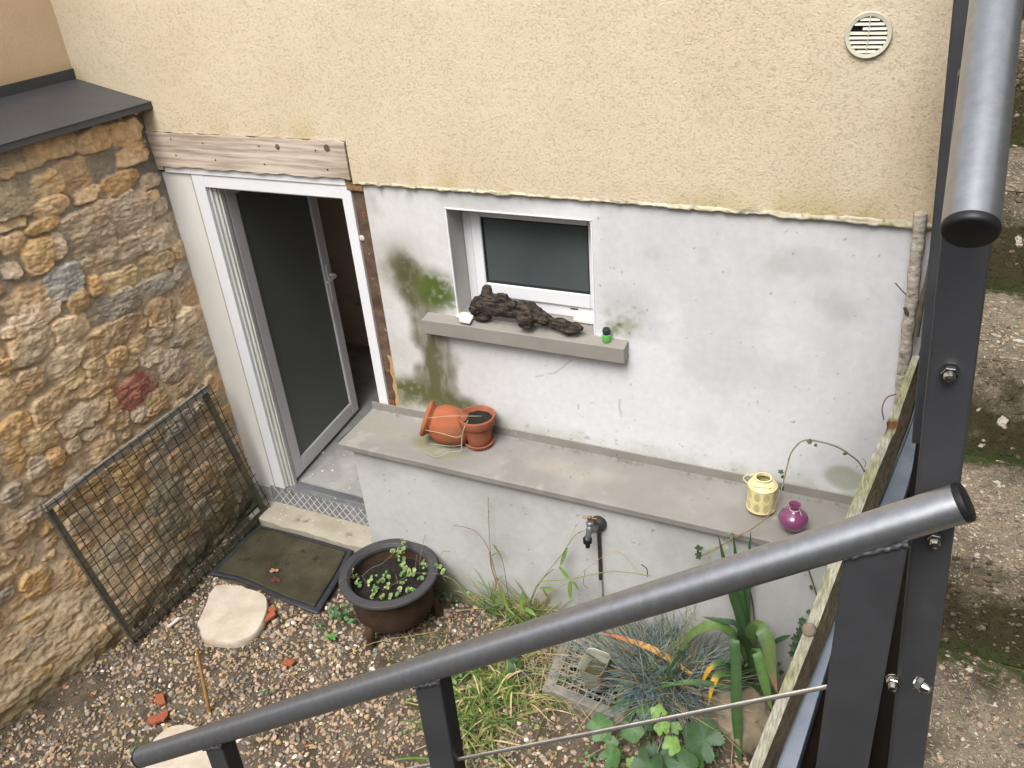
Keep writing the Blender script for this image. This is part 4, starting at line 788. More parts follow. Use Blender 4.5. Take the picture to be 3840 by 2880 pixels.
b = MB(); b.lathe([(.0001, .002), (.048, .002), (.052, .006), (RL+.0015, .010), (RL+.0015, .014), (RL-.002, .014)], 48, lc); b.build('base', M['lantern'], ln_, 40); b = MB(); b.lathe([(RL+.001, HL-.002), (RL+.0015, HL+.002), (RL-.001, HL+.004), (.045, HL+.022), (.031, HL+.027), (.031, HL+.034), (.0335, HL+.036), (.0335, HL+.039), (.028, HL+.0395), (.028, HL+.027), (.043, HL+.019), (RL-.004, HL+.0)], 48, lc); b.build('lid', M['lantern'], ln_, 40)
b = MB(); hp = lc+[0, 0, HL+.021]; dz = np.array([-.62, -.55, .1]); lat = np.array([.66, -.75, 0]); lat = lat/np.linalg.norm(lat); fwd = nrm([-.8, -.45, .12])
b.tube(crom([hp+lat*.047, hp+lat*.046+fwd*.03, hp+lat*.028+fwd*.065, hp+fwd*.075, hp-lat*.028+fwd*.065, hp-lat*.046+fwd*.03, hp-lat*.047], 26), .0019, 8)
for s_ in (1, -1): b.lathe([(.0001, .006), (.005, .004), (.006, 0), (.004, -.004)], 12, hp+lat*.048*s_, lat*s_)
b.build('handle', M['lantern'], ln_, 60)
# vase
vp_ = np.array([-.276, -.232, LZ]); vs = thing('vase', 'glossy plum round vase with a narrow flared neck on the ledge', 'vase', vp_)
b = MB(); b.lathe([(.0001, .001), (.026, .001), (.032, .004), (.047, .020), (.0555, .040), (.057, .052), (.052, .068), (.040, .080), (.026, .087), (.018, .092), (.016, .098), (.0165, .106), (.022, .116), (.0235, .119), (.021, .1195), (.0145, .108), (.013, .098), (.02, .08)], 56, vp_); b.build('body', M['vase'], vs, 70)
b = MB(); P = [vp_+[.0178*math.cos(a), .0178*math.sin(a), .0935+.0013*a/6.28] for a in np.linspace(0, 6.28*3, 60)]; P += [vp_+[.0178+.012*t, -.004-.012*t, .0975-.016*t*t] for t in np.linspace(0, 1.6, 8)]; b.tube(P, .0012, 6); b.build('twine', M['string'], vs, 180)
# hose connector on the sill
hc_ = U(2275, 1279, 2, 1.330); hco = thing('hose_connector', 'green and black hose connector standing at the right end of the sill', 'hose connector', hc_)
b = MB(); b.lathe([(.0001, .0), (.0175, .0), (.0185, .004), (.0185, .028), (.0165, .032), (.013, .033)], 28, hc_); b.build('grip', M['green'], hco, 40, .0006)
b = MB(); b.lathe([(.013, .031), (.0145, .034), (.0165, .040), (.0170, .050), (.0150, .056), (.0130, .060), (.0095, .061), (.0085, .054), (.0001, .05)], 28, hc_); b.build('collar', M['darkplastic'], hco, 40)
# white tile pieces on the sill
def chip(pts, z, th, lab):
    b = MB(); b.prism([U(x, y, 2, z) for x, y in pts], (0, 0, th)); tag(b.build('tile_piece', M['shard'], None, 0, .0015), lab, 'tile piece', 'white tile pieces on the sill')
chip([(1712, 1190), (1725, 1174), (1785, 1180), (1762, 1216), (1722, 1208), (1724, 1196)], 1.337, .008, 'white broken tile piece under the left end of the driftwood')
chip([(2160, 1180), (2224, 1188), (2228, 1218), (2185, 1212), (2150, 1205)], 1.345, .012, 'rough cream tile piece behind the right tip of the driftwood')
# driftwood: tubes fused by a voxel remesh and roughened
b = MB()
def dw(pts, ys, rs, n=14): b.tube(crom(crp(1500, 950, K, pts, ys), n), np.interp(np.linspace(0, 1, n), np.linspace(0, 1, len(rs)), rs)*1.15, 12)
dw(((600, 430), (660, 420), (760, 425), (860, 440), (960, 470), (1060, 480), (1150, 520), (1250, 575), (1340, 585), (1430, 605), (1525, 625)), (-.005, -.005, -.005, -.008, -.02, -.02, -.015, -.015, -.025, -.03, -.03), [.014, .036, .046, .040, .034, .040, .030, .020, .021, .018, .008], 26)
dw(((700, 420), (720, 350), (730, 275)), (0, .005, .01), [.036, .026, .017], 8); dw(((790, 400), (830, 370), (890, 365)), (-.01, -.02, -.025), [.03, .02, .012], 8)
dw(((640, 430), (615, 470), (590, 440)), (-.01, -.02, -.02), [.03, .026, .012], 8); dw(((640, 500), (680, 525), (740, 510)), (-.01, -.015, -.012), [.022, .022, .02], 8)
dw(((920, 470), (910, 440), (960, 420)), (-.03, -.04, -.04), [.03, .022, .014], 8); dw(((1030, 490), (1055, 560), (1085, 618)), (-.035, -.045, -.05), [.042, .038, .014], 9)
dw(((1180, 540), (1190, 570), (1215, 540)), (-.03, -.036, -.038), [.02, .016, .013], 8); dw(((1340, 600), (1400, 645), (1470, 640)), (-.03, -.035, -.035), [.018, .018, .012], 8)
dwo = b.build('driftwood', M['drift'], None, 180); tag(dwo, 'gnarled dark driftwood root lying along the window sill', 'driftwood')
m = dwo.modifiers.new('r', 'REMESH'); m.mode = 'VOXEL'; m.voxel_size = .0045; m.use_smooth_shade = True
tx = bpy.data.textures.new('bark', 'CLOUDS'); tx.noise_scale = .034; tx.noise_depth = 4; m = dwo.modifiers.new('d', 'DISPLACE'); m.texture = tx; m.strength = .020; m.texture_coords = 'LOCAL'

# ================================================================ TAP ON THE LOW WALL
tp = thing('water_tap', 'zinc garden tap with a T handle and dark feed pipe on the low wall', 'tap', (-1.07, -.287, .578)); tc_ = U(2247, 1958, 1, -.287)
b = MB(); b.lathe([(.036, 0), (.036, .012), (.031, .026), (.020, .034), (.0001, .036)], 32, tc_, (0, -1, 0)); b.build('flange', M['pipe'], tp, 50)
b = MB(); tb = at(2213, 1975, -.36); b.tube(crom([tc_+[0, -.02, 0], tc_+[-.012, -.05, .0], tb, at(2208, 2000, -.372), at(2203, 2022, -.375)], 14), [.015, .016, .019, .021, .021, .019, .017, .015, .014, .0135, .013, .013, .013, .013], 14); b.lathe([(.016, 0), (.017, .004), (.015, .014), (.010, .016), (.009, .028)], 18, tb+[0, 0, .012], (-.05, 0, 1)); b.build('spout', M['zinc'], tp, 60)
b = MB(); th_ = tb+[0, 0, .048]; b.lathe([(.005, -.01), (.008, -.004), (.009, .004), (.004, .010), (.0001, .011)], 14, th_); b.tube([th_-[.030, .004, 0], th_-[.022, .003, 0], th_, th_+[.022, .003, 0], th_+[.030, .004, 0]], [.006, .0045, .004, .0045, .006], 10); b.build('handle', M['brass'], tp, 60)
b = MB(); cc = at(2203, 2022, -.375); b.lathe([(.019, .004), (.020, 0), (.020, -.016), (.013, -.020), (.010, -.022), (.008, -.030), (.0105, -.034), (.0105, -.044), (.0001, -.046)], 24, cc); b.build('hose_adapter', M['rubber'], tp, 40)
b = MB(); p0 = tc_+[.002, -.012, -.02]; b.tube([p0, p0+[0, 0, -.1], p0+[.001, 0, -.2], U(2252, 2172, 1, -.300)+[0, 0, -.0]], .0085, 12); b.build('feed_pipe', M['pipe'], tp, 60)
b = MB(); e0 = U(2252, 2172, 1, -.300); b.tube([e0, e0+[0, 0, -.36]], .0088, 12); b.build('grey_pipe', mat('pale_pipe', (.36, .36, .35), (.45, .45, .44), rough=.5), tp, 60)
b = MB(); b.lathe([(.013, -.008), (.015, -.004), (.015, .006), (.012, .010)], 16, p0+[0, 0, -.012]); b.build('union_nut', M['brass'], tp, 40)

# ================================================================ DRAIN, TUB, BAG, ROCK
gc = thing('drain_grate', 'pale plastic grate in a cement surround in the ground beside the fescue', 'drain', (-1.1, -.48, GZ))
A, B_, Cc = U(2040, 2575, 2, GZ+.03), U(2120, 2370, 2, GZ+.03), U(2330, 2700, 2, GZ+.03); Dd = B_+Cc-A
def gq(s_, t): return A+(B_-A)*s_+(Cc-A)*t
b = MB()
for (s0, t0), (s1, t1) in (((-.06, .05), (1.06, .05)), ((-.06, .97), (1.06, .97)), ((.04, .1), (.04, .92)), ((.97, .1), (.97, .92))): b.beam(gq(s0, t0)+[0, 0, -.03], gq(s1, t1)+[0, 0, -.03], .045, .07, np.cross(nrm(gq(s1, t1)-gq(s0, t0)), (0, 0, 1)))
b.build('surround', M['concrete_frame'], gc, 0, .006)
b = MB()
for k in range(9): b.beam(gq(.1+k*.1, .1), gq(.1+k*.1, .92), .006, .008, (B_-A))
for k in range(9): b.beam(gq(.08, .12+k*.098), gq(.94, .12+k*.098), .006, .007, (Cc-A))
b.build('grate', M['grate'], gc, 0, .001)
b = MB(); V = [gq(0, 0)+[0, 0, -.035], gq(1, 0)+[0, 0, -.035], gq(1, 1)+[0, 0, -.035], gq(0, 1)+[0, 0, -.035]]; b.add(V, [(0, 1, 2, 3)]); b.build('pit_shade', M['black'], gc, 0)  # black sheet standing in for the shade below the grate
tbx = thing('plastic_tub', 'cloudy plastic tub half full of murky water standing on the drain grate', 'tub', U(2240, 2570, 2, GZ+.04))
def rr(cx, cy, hx, hy, rad, z, rot, n=8):
    o = []
    for qx, qy, a0 in ((1, 1, 0), (-1, 1, 90), (-1, -1, 180), (1, -1, 270)):
        for k in range(n): a = D2R(a0+90*k/(n-1)); x, y = qx*(hx-rad)+rad*math.cos(a), qy*(hy-rad)+rad*math.sin(a); o.append((cx+x*math.cos(rot)-y*math.sin(rot), cy+x*math.sin(rot)+y*math.cos(rot), z))
    return o
tz = GZ+.045; tcx, tcy = U(2245, 2560, 2, tz)[:2]; rot = D2R(-2); L_ = []
tilt_ = lambda p, z: (p[0]-.10*(z-tz), p[1]-.06*(z-tz), p[2])
for hx, hy, z in ((.040, .050, tz), (.046, .056, tz+.008), (.056, .068, tz+.135), (.058, .070, tz+.14), (.055, .067, tz+.138), (.044, .054, tz+.012)): L_.append([tilt_(p, z) for p in rr(tcx, tcy, hx, hy, .024, z, rot)])
n = len(L_[0]); b = MB(); b.add([p for l in L_ for p in l], [(r*n+i, r*n+(i+1) % n, (r+1)*n+(i+1) % n, (r+1)*n+i) for r in range(5) for i in range(n)]+[tuple(range(n-1, -1, -1)), tuple(5*n+i for i in range(n))]); b.build('shell', M['tub'], tbx, 50)
zw = tz+.075; b = MB(); b.add([tilt_(p, zw) for p in rr(tcx, tcy, .0475, .058, .022, zw, rot)], [tuple(range(n))]); b.build('water', M['water'], tbx, 0)
bc = U(2405, 2590, 2, GZ+.04); b = MB(); ivv, iff = ico(4); V = ivv*np.array([.085, .06, .03])+bc; V += nrm(1)*0+((fbm(ivv, 2.5, 4, 181)-.5)*.12)[:, None]*ivv; b.add(V, iff); tag(b.build('blue_bag', M['blue'], None, 180), 'crumpled blue plastic bag half hidden under the fescue', 'bag')
rc = U(2770, 2700, 2, GZ+.03); b = MB(); V = ivv*np.array([.20, .15, .14]); V = V*(1+(fbm(ivv, 2.6, 6, 191)-.5)*1.0)[:, None]
for n_ in [nrm(RNG.normal(size=3)) for _ in range(9)]: dd = V@n_; V -= np.outer(np.clip(dd-.115, 0, None)*.8, n_)
b.add(V+rc, iff); tag(b.build('rock', M['rock'], None, 60), 'brown mossy rock at the foot of the timber rail behind the sword leaves', 'rock')
b = MB(); V = ivv*np.array([.05, .04, .03]); V = V*(1+(fbm(ivv, 2.0, 4, 195)-.5)*.5)[:, None]; b.add(V+U(1955, 2530, 2, GZ), iff); tag(b.build('dark_stone', mat('slate', (.05, .05, .055), (.10, .10, .105), scale=20, rough=.7, bump=.4), None, 60), 'dark grey smooth stone among the dry grass by the drain', 'stone')

# ================================================================ CONCRETE STAIRS
T_, H_, Y0, Z0, SX0, SX1 = .288, .204, -1.813, 1.838, .088, 1.25
stv, stf, stc = [], [], []
def sheetq(o, ex, ey, nu, nv_, kind):
    u_, v_ = np.meshgrid(np.linspace(0, 1, nu), np.linspace(0, 1, nv_)); u_, v_ = u_.ravel(), v_.ravel(); P = o+np.outer(u_, ex)+np.outer(v_, ey); nn = nrm(np.cross(ex, ey)); k = fbm(P, 9, 4, 201)
    if kind == 't': P = P+np.outer((k-.5)*.010-(v_ < .001)*.004, nn); c = np.stack([.50*sst(.86, 1, v_+(k-.5)*.2)+.12, .36*sst(.8, 1, v_)+.20*sst(.5, .7, k), k], 1)
    else: P = P+np.outer((k-.5)*.012-((v_ > .999))*.004, nn); c = np.stack([.52*sst(.28, .0, v_+(k-.5)*.2)+.16, .22+.46*sst(1, .3, v_), k], 1)
    i = np.arange(nu*nv_).reshape(nv_, nu); f = np.stack([i[:-1, :-1], i[:-1, 1:], i[1:, 1:], i[1:, :-1]], -1).reshape(-1, 4)+sum(len(q) for q in stv); stv.append(P); stf.append(f); stc.append(c)
wdt = SX1-SX0
sheetq(np.array([SX0, Y0-.55, Z0]), np.array([wdt, 0, 0]), np.array([0, .55, 0]), 90, 50, 't')
for k in range(9):
    sheetq(np.array([SX0, Y0+k*T_, Z0+k*H_]), np.array([wdt, 0, 0]), np.array([0, 0, H_]), 90, 24, 'r'); sheetq(np.array([SX0, Y0+k*T_, Z0+(k+1)*H_]), np.array([wdt, 0, 0]), np.array([0, T_, 0]), 90, 30, 't')
stx = thing('concrete_stairs', 'mossy exposed-aggregate concrete stairs climbing beside the grey railing', 'stairs', (.6, -1.8, 1.0))
mesh_np('steps', np.concatenate(stv), np.concatenate(stf), M['stair'], stx, True, np.concatenate(stc))
b = MB(); poly = [(SX0+.004, Y0-.55, .0), (SX0+.004, Y0-.55, Z0-.02)]
for k in range(9): poly += [(SX0+.004, Y0+k*T_+.02, Z0+k*H_-.02), (SX0+.004, Y0+k*T_+.02, Z0+(k+1)*H_-.02)]
poly += [(SX0+.004, Y0+9*T_, Z0+9*H_-.02), (SX0+.004, Y0+9*T_, .0)]
b.prism(poly, (wdt-.02, 0, 0)); b.build('stair_body', mat('crevice_shade_concrete', (.008, .007, .006), (.016, .014, .012), scale=9, rough=.95, spec=.05), stx, 0)  # near-black base stands in for the shade of the crevice
# stones of the aggregate standing proud of treads and risers
Va, Fa, Ca, nb = [], [], [], 0
stone_t = np.array([(.34,.295,.22),(.24,.2,.14),(.31,.225,.155),(.19,.165,.125),(.48,.45,.39),(.28,.24,.18),(.14,.135,.125),(.38,.33,.25),(.36,.28,.22),(.42,.31,.24)])
for k in range(11000):
    st_ = RNG.integers(-1, 7); tread = RNG.random() < .58; x = SX0+.004+RNG.random()**1.3*.62; s_ = (.0018+.0065*RNG.random()**2.6)
    if st_ == -1: y, z, nz_ = Y0-.55+RNG.random()*.55, Z0, True
    elif tread: y, z, nz_ = Y0+st_*T_+RNG.random()*T_, Z0+(st_+1)*H_, True
    else: y, z, nz_ = Y0+st_*T_, Z0+st_*H_+RNG.random()*H_, False
    v = variants[k % NVAR]*np.array([1, RNG.uniform(.6, 1), .30])*s_; a = RNG.uniform(0, 6.28); v = np.stack([v[:, 0]*math.cos(a)-v[:, 1]*math.sin(a), v[:, 0]*math.sin(a)+v[:, 1]*math.cos(a), v[:, 2]], 1)
    if not nz_: v = v[:, [0, 2, 1]]*np.array([1, -1, 1])
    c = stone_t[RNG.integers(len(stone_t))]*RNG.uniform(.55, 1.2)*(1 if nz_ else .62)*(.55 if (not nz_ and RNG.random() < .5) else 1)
    Va.append(v+np.array([x, y, z])); Fa.append(if_+nb); Ca.append(np.broadcast_to(c, v.shape)); nb += len(v)
o = mesh_np('aggregate', np.concatenate(Va), np.concatenate(Fa), M['gravel'], stx, True, np.concatenate(Ca)*np.array((.80, .76, .70))); o['kind'] = 'stuff'
# unseen walls added beside the stairs and behind the viewer to shade and darken reflections
b = MB(); b.box((SX1-.02, -5.6, -.4), (SX1+.3, 3, 3.8)); b.box((-9, -5.9, -.4), (SX1+.3, -5.6, 3.6)); tag(b.build('unseen_shade_wall', mat('dark_shade_wall', (.07, .065, .05), (.16, .145, .11), scale=6, rough=.95), None, 0), None, None, None, 'structure')
# ================================================================ RAILINGS
def dome_nut(p, parent, d=(0, -1, 0)):
    b = MB(); b.lathe([(.0095, 0), (.0095, .0015)], 20, p, d); b.lathe([(.0001, .0015), (.0082, .0015), (.0085, .003), (.0085, .008), (.0078, .009)], 6, p, d); b.lathe([(.0062, .009), (.0058, .0135), (.0042, .0172), (.0001, .0185)], 18, p, d)
    return b.build('dome_nut', M['steel'], parent, 30)
GRP = 'grey steel handrails of the stairs'
# upper flight
ue = DEP(3640, 848, F_PX*.0424/203); ud = nrm((-.028, .816, .578)); up_ = thing('stair_railing', 'grey steel railing climbing the stairs at the right, its pipe ending in a black cap', 'railing', (ue[0], ue[1], 1.9), GRP)
b = MB(); b.tube([ue, ue+ud*.6, ue+ud*3.4], .0212, 40); b.build('handrail_pipe', M['rail'], up_, 50)
b = MB(); b.lathe([(.0212, .0), (.0215, -.002), (.0212, -.005), (.0200, -.0072), (.0180, -.0080), (.0001, -.0084)], 40, ue, ud); b.build('end_cap', M['rubber'], up_, 40)
def vpost(pa, pb, ztop, zbot, wx_, wy_, root, name='post'):
    pa = np.asarray(pa); pb = np.asarray(pb); d = (pb-pa)/(pb[2]-pa[2]); top = pa+d*(ztop-pa[2]); bot = pa+d*(zbot-pa[2])
    b = MB(); b.beam(bot, top, wx_, wy_, (1, 0, 0)); return b.build(name, M['post'], root, 0, .0045, 3)
pipe_z = lambda y: ue[2]+(y-ue[1])*.578/.816
vpost(at(3588, 1200, -2.125), at(3394, 2880, -2.125), pipe_z(-2.125)-.02, 1.60, .0435, .030, up_)
vpost(at(3490, 1300, -1.25), at(3454, 1655, -1.25), pipe_z(-1.25)-.015, at(3454, 1655, -1.25)[2], .038, .030, up_)
vpost(at(3617, 0, -.25), at(3553, 564, -.25), pipe_z(-.25)-.015, at(3553, 564, -.25)[2], .038, .030, up_)
dome_nut(at(3562, 1392, -2.141), up_); dome_nut(at(3352, 2548, -2.141), up_); dome_nut(at(3508, 2012, -2.141), up_)
# lower flight
le, lf = DEP(3598, 1888, F_PX*.0424/152), DEP(536, 2836, F_PX*.0424/78.5); ldr = nrm(lf-le)
lo_ = thing('stair_railing', 'grey steel railing descending to the left in front of the garden, with a wire cable', 'railing', (-.6, -2.28, .9), GRP)
b = MB(); b.tube([le, lf], .0212, 48); b.build('handrail_pipe', M['rail'], lo_, 50)
for p, s_ in ((le, -1), (lf, 1)):
    b = MB(); b.lathe([(.0212, 0), (.0217, .001), (.0213, .007), (.019, .0088), (.0001, .009)], 40, p, ldr*s_); b.build('end_cap', M['rubber'], lo_, 40)
def rail_at(x): t = (x-le[0])/(lf[0]-le[0]); return le+(lf-le)*t
def lpost(px, py, pbx, wx_, wy_):
    d0 = ray(px, py); best = min(np.linspace(0, 1, 400), key=lambda t: abs(np.dot(np.cross(d0, (le+(lf-le)*t)-CAM), ldr*0+_up)/1)+abs(np.dot((le+(lf-le)*t-CAM)/np.dot(le+(lf-le)*t-CAM, _fw)-d0, _r)))
    c = le+(lf-le)*best; yq = c[1]; pa = at(px, py, yq); pb = at(pbx, 2880, yq); pb[0] = pa[0]*.55+pb[0]*.45
    d = (pb-pa)/(pb[2]-pa[2]); zr = rail_at(pa[0])[2]
    # top cut along the slope of the pipe
    top = [pa+d*(rail_at(pa[0]+i*wx_/2)[2]-.015-pa[2])+np.array([i*wx_/2, j*wy_/2, 0]) for i, j in ((-1, -1), (1, -1), (1, 1), (-1, 1))]; bot = [pa+d*(.75-pa[2])+np.array([i*wx_/2, j*wy_/2, 0]) for i, j in ((-1, -1), (1, -1), (1, 1), (-1, 1))]
    b = MB(); b.add(bot+top, [(3, 2, 1, 0), (4, 5, 6, 7), (0, 1, 5, 4), (1, 2, 6, 5), (2, 3, 7, 6), (3, 0, 4, 7)]); o = b.build('post', M['post'], lo_, 0, .003, 3)
    # weld bead
    w0, w1 = top[0]+[0, -.002, -.004], top[1]+[0, -.002, -.004]; P = [w0*(1-t)+w1*t+np.array([0, -.001*math.sin(t*40), .0010*math.sin(t*23+px)]) for t in np.linspace(0, 1, 26)]
    b = MB(); b.tube(P, [.0030+.0005*math.sin(k*1.9) for k in range(26)], 8); w_ = b.build('weld_bead', M['post'], None, 60); w_.parent = o
    return pa, d, yq
q2 = lpost(3274, 2120, 3178, .062, .030); q3 = lpost(1622, 2545, 1680, .050, .034); q4 = lpost(825, 2790, 850, .050, .034)
ca = at(3120, 2572, q2[2]); cb = at(1715, 2848, q3[2]-.003); cdv = nrm(cb-ca); sx_, sy_, _ = frame_axes(cdv); L_c = np.linalg.norm(cb-ca)+.75
b = MB()
for k in range(7):
    ts = np.arange(0, L_c, .0035); P = [ca+cdv*t+(0 if k == 6 else 1)*.0023*(sx_*math.cos(t/.03*6.283+k*1.0472)+sy_*math.sin(t/.03*6.283+k*1.0472)) for t in ts]; b.tube(P, .00112 if k < 6 else .0008, 6)
b.build('wire_cable', M['wire'], lo_, 180)
dome_nut(at(3432, 2558, q2[2]-.002), lo_, (.9, -.35, 0))

# ================================================================ TIMBER EDGE, GALVANISED CHANNEL, BANK
def tdep(y): t = (y-1345)/(2880-1345); return 1/((1-t)/2.88+t/2.10)
def rows(tab, n=60, k=3):
    tab = np.array(tab, float); ys = np.linspace(tab[0, 0], tab[-1, 0], n); return ys, [np.interp(ys, tab[:, 0], tab[:, j]) for j in range(1, k+1)]
ys, (Lx, Mx, Rx) = rows([(1334, 3422, 3449, 3452), (1500, 3360, 3392, 3432), (1566, 3334, 3370, 3414), (1578, 3324, 3368, 3408), (1612, 3326, 3362, 3398), (1640, 3302, 3344, 3386), (1850, 3207, 3258, 3311), (2050, 3128, 3178, 3230), (2340, 3024, 3070, 3122), (2880, 2807, 2857, 2905), (3050, 2738, 2792, 2838)], 90)
V = []; C = []
for i, y in enumerate(ys):
    d = tdep(y); l, m_, r_ = DEP(Lx[i], y, d+.012), DEP(Mx[i], y, d), DEP(Rx[i], y, d+.03); bk = l+(r_-m_)*1.4+np.array([0, .02, -.02]); V += [l, m_, r_, bk]
V = np.array(V); k = fbm(V, 30, 4, 211)
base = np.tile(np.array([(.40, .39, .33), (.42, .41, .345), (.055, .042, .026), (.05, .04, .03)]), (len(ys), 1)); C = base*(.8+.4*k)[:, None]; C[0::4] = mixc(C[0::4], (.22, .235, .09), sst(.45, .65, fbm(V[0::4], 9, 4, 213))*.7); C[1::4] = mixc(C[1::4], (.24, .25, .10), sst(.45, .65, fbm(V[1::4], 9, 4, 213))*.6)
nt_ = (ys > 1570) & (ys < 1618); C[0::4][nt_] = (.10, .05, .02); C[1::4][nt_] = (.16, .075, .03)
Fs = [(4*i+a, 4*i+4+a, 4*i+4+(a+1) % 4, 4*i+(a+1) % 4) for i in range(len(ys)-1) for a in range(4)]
b = MB(); side_shade = np.array((.10, .085, .058))*(.7+.6*k[:, None]); b.add(V, [f for i_, f in enumerate(Fs) if i_ % 4 == 0], C); b.add(V, [f for i_, f in enumerate(Fs) if i_ % 4 != 0]+[(0, 1, 2, 3), (4*len(ys)-1, 4*len(ys)-2, 4*len(ys)-3, 4*len(ys)-4)], side_shade)  # side faces coloured dark, standing in for the shaded side and gap
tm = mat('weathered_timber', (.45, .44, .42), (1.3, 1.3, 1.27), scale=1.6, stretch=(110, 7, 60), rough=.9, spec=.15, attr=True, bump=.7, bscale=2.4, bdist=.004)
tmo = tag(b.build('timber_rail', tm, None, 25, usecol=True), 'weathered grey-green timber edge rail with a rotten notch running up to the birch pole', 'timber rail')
kp = DEP(3034, 2362, tdep(2362)-.002); b = MB(); b.lathe([(.019, -.01), (.0185, .006), (.015, .010), (.0001, .0115)], 24, kp, nrm(-ray(3034, 2362)+np.array([-.25, -.1, .1]))); o = b.build('branch_knot', mat('knot_wood', (.16, .13, .10), (.26, .215, .165), scale=60, rough=.9, bump=.4), None, 60); o.parent = tmo
ys, (Lx, Mx, Rx) = rows([(1500, 3436, 3440, 3448), (1560, 3420, 3426, 3452), (1655, 3383, 3392, 3448), (1850, 3308, 3316, 3396), (2450, 3034, 3043, 3116), (2880, 2899, 2908, 2986), (3050, 2838, 2848, 2935)], 40)
gal = thing('steel_channel', 'bluish galvanised steel channel running beside the timber edge rail', 'steel channel', DEP(3300, 1850, tdep(1850)+.06))
def gstrip(name, XA, XB, dA, dB, th, m):
    V = []
    for i, y in enumerate(ys): d = tdep(y)+.06; p, q_ = DEP(XA[i], y, d+dA), DEP(XB[i], y, d+dB); dn = np.array([0, .006, -th]); V += [p, q_, q_+dn, p+dn]
    b = MB(); b.add(V, [(4*i+a, 4*i+4+a, 4*i+4+(a+1) % 4, 4*i+(a+1) % 4) for i in range(len(ys)-1) for a in range(4)]+[(0, 1, 2, 3)]); return b.build(name, m, gal, 20)
gstrip('lip', Lx, Mx, -.004, -.006, .02, M['galv']); gstrip('web', Mx+4, Rx, .006, .0, .004, M['galv']); gstrip('flange', Rx, Rx+9, .0, .012, .05, M['galv'])
V = []
for i, y in enumerate(ys): d = tdep(y)+.12; p, q_ = DEP(Lx[i]-30, y, d), DEP(Rx[i]+330, y, d+.05); V += [p, q_, q_+np.array([0, .05, -1.2]), p+np.array([0, .05, -1.2])]
b = MB(); b.add(V, [(4*i+a, 4*i+4+a, 4*i+4+(a+1) % 4, 4*i+(a+1) % 4) for i in range(len(ys)-1) for a in range(4)]+[(0, 1, 2, 3)])
tag(b.build('earth_bank', mat('crevice_shade_bank', (.008, .006, .005), (.02, .014, .010), scale=12, rough=1, spec=.05, bump=.6, bscale=40), None, 0), None, None, None, 'structure')  # bank coloured almost black to paint in the crevice shade
# birch pole in the corner
bp_ = thing('birch_pole', 'pale birch branch pole leaning upright in the corner of the white wall', 'pole', at(3385, 1480, -.06))
P = [at(x, y, -.055) for x, y in ((3452, 800), (3444, 900), (3430, 1010), (3422, 1110), (3408, 1200), (3398, 1300), (3386, 1400), (3372, 1540), (3350, 1700))]; b = MB(); b.tube(crom(P, 40), 0.0205+.0016*np.sin(np.arange(40)*1.3), 16, wob=.03); b.build('trunk', M['bark'], bp_, 60)
b = MB(); b.tube(crom([at(x, y, -.075) for x, y in ((3494, 955), (3478, 1040), (3462, 1108), (3450, 1180), (3436, 1260))], 14), [.007]*6+[.009]*8, 9, wob=.2); b.build('side_branch', M['dark_bark'], bp_, 60)
b = MB(); b.tube(crom([at(x, y, -.06) for x, y in ((3358, 1062), (3374, 1080), (3388, 1096), (3402, 1106))], 8), .0022, 6); b.build('twig', M['dark_bark'], bp_, 60); b = MB(); b.tube([at(3393, 1152, -.07), at(3400, 1172, -.075), at(3412, 1195, -.065)], [.006, .007, .003], 8); b.build('branch_stub', M['dark_bark'], bp_, 60)

# ================================================================ PLANTS
def fan(mb, c, r, n_, rot, shape, col, N=22, cup=.15, ccol=None):
    s_, t_, nn = frame_axes(n_); ca, sa = math.cos(rot), math.sin(rot); X_ = s_*ca+t_*sa; Y_ = -s_*sa+t_*ca; c = np.asarray(c, float); V = [c]; C = [np.asarray(ccol if ccol is not None else col)*1.15]
    for ring in (.33, .66, 1):
        for k in range(N):
            a = 2*math.pi*k/N; rad, dz = shape(a); rr = r*rad*ring
            V.append(c+X_*rr*math.cos(a)+Y_*rr*math.sin(a)+nn*(cup*r*ring**2*(.6+dz))); C.append(np.asarray(col)*(1+(.32 if ring < 1 else .12)*max(0, math.cos(a*5))**6-.06*math.cos(a*10)))
    mb.add(V, [(0, 1+k, 1+(k+1) % N) for k in range(N)]+[(1+q_*N+k, 1+(q_+1)*N+k, 1+(q_+1)*N+(k+1) % N, 1+q_*N+(k+1) % N) for q_ in (0, 1) for k in range(N)], np.array(C))
def sh_round(a): return 1-.35*math.exp(-((abs(a-math.pi))/.35)**2), .2*math.sin(3*a)
def sh_oval(a): return 1/math.sqrt(math.cos(a)**2+(math.sin(a)/.62)**2), 0.1
def sh_mallow(a):
    d = abs(((a+math.pi) % (2*math.pi))-math.pi); return (.90+.085*math.cos(a*5)+.06*math.cos(a)-.40*math.exp(-((d-math.pi)/.30)**2))*(1+.06*math.cos(a*36)), .25*math.cos(5*a)
def sh_ivy(a): return .70+.20*math.cos(a*5)+.16*math.cos(a), .3*math.cos(5*a)
def tri(a): return .62+.38*math.cos(3*a), .3
GREEN, DGREEN, LGREEN, YEL, STRAW = (.060, .135, .030), (.024, .060, .020), (.15, .24, .055), (.52, .27, .02), (.42, .33, .17)
def upn(j=.35): return nrm(np.array([RNG.normal()*j, -.35+RNG.normal()*j, .85]))

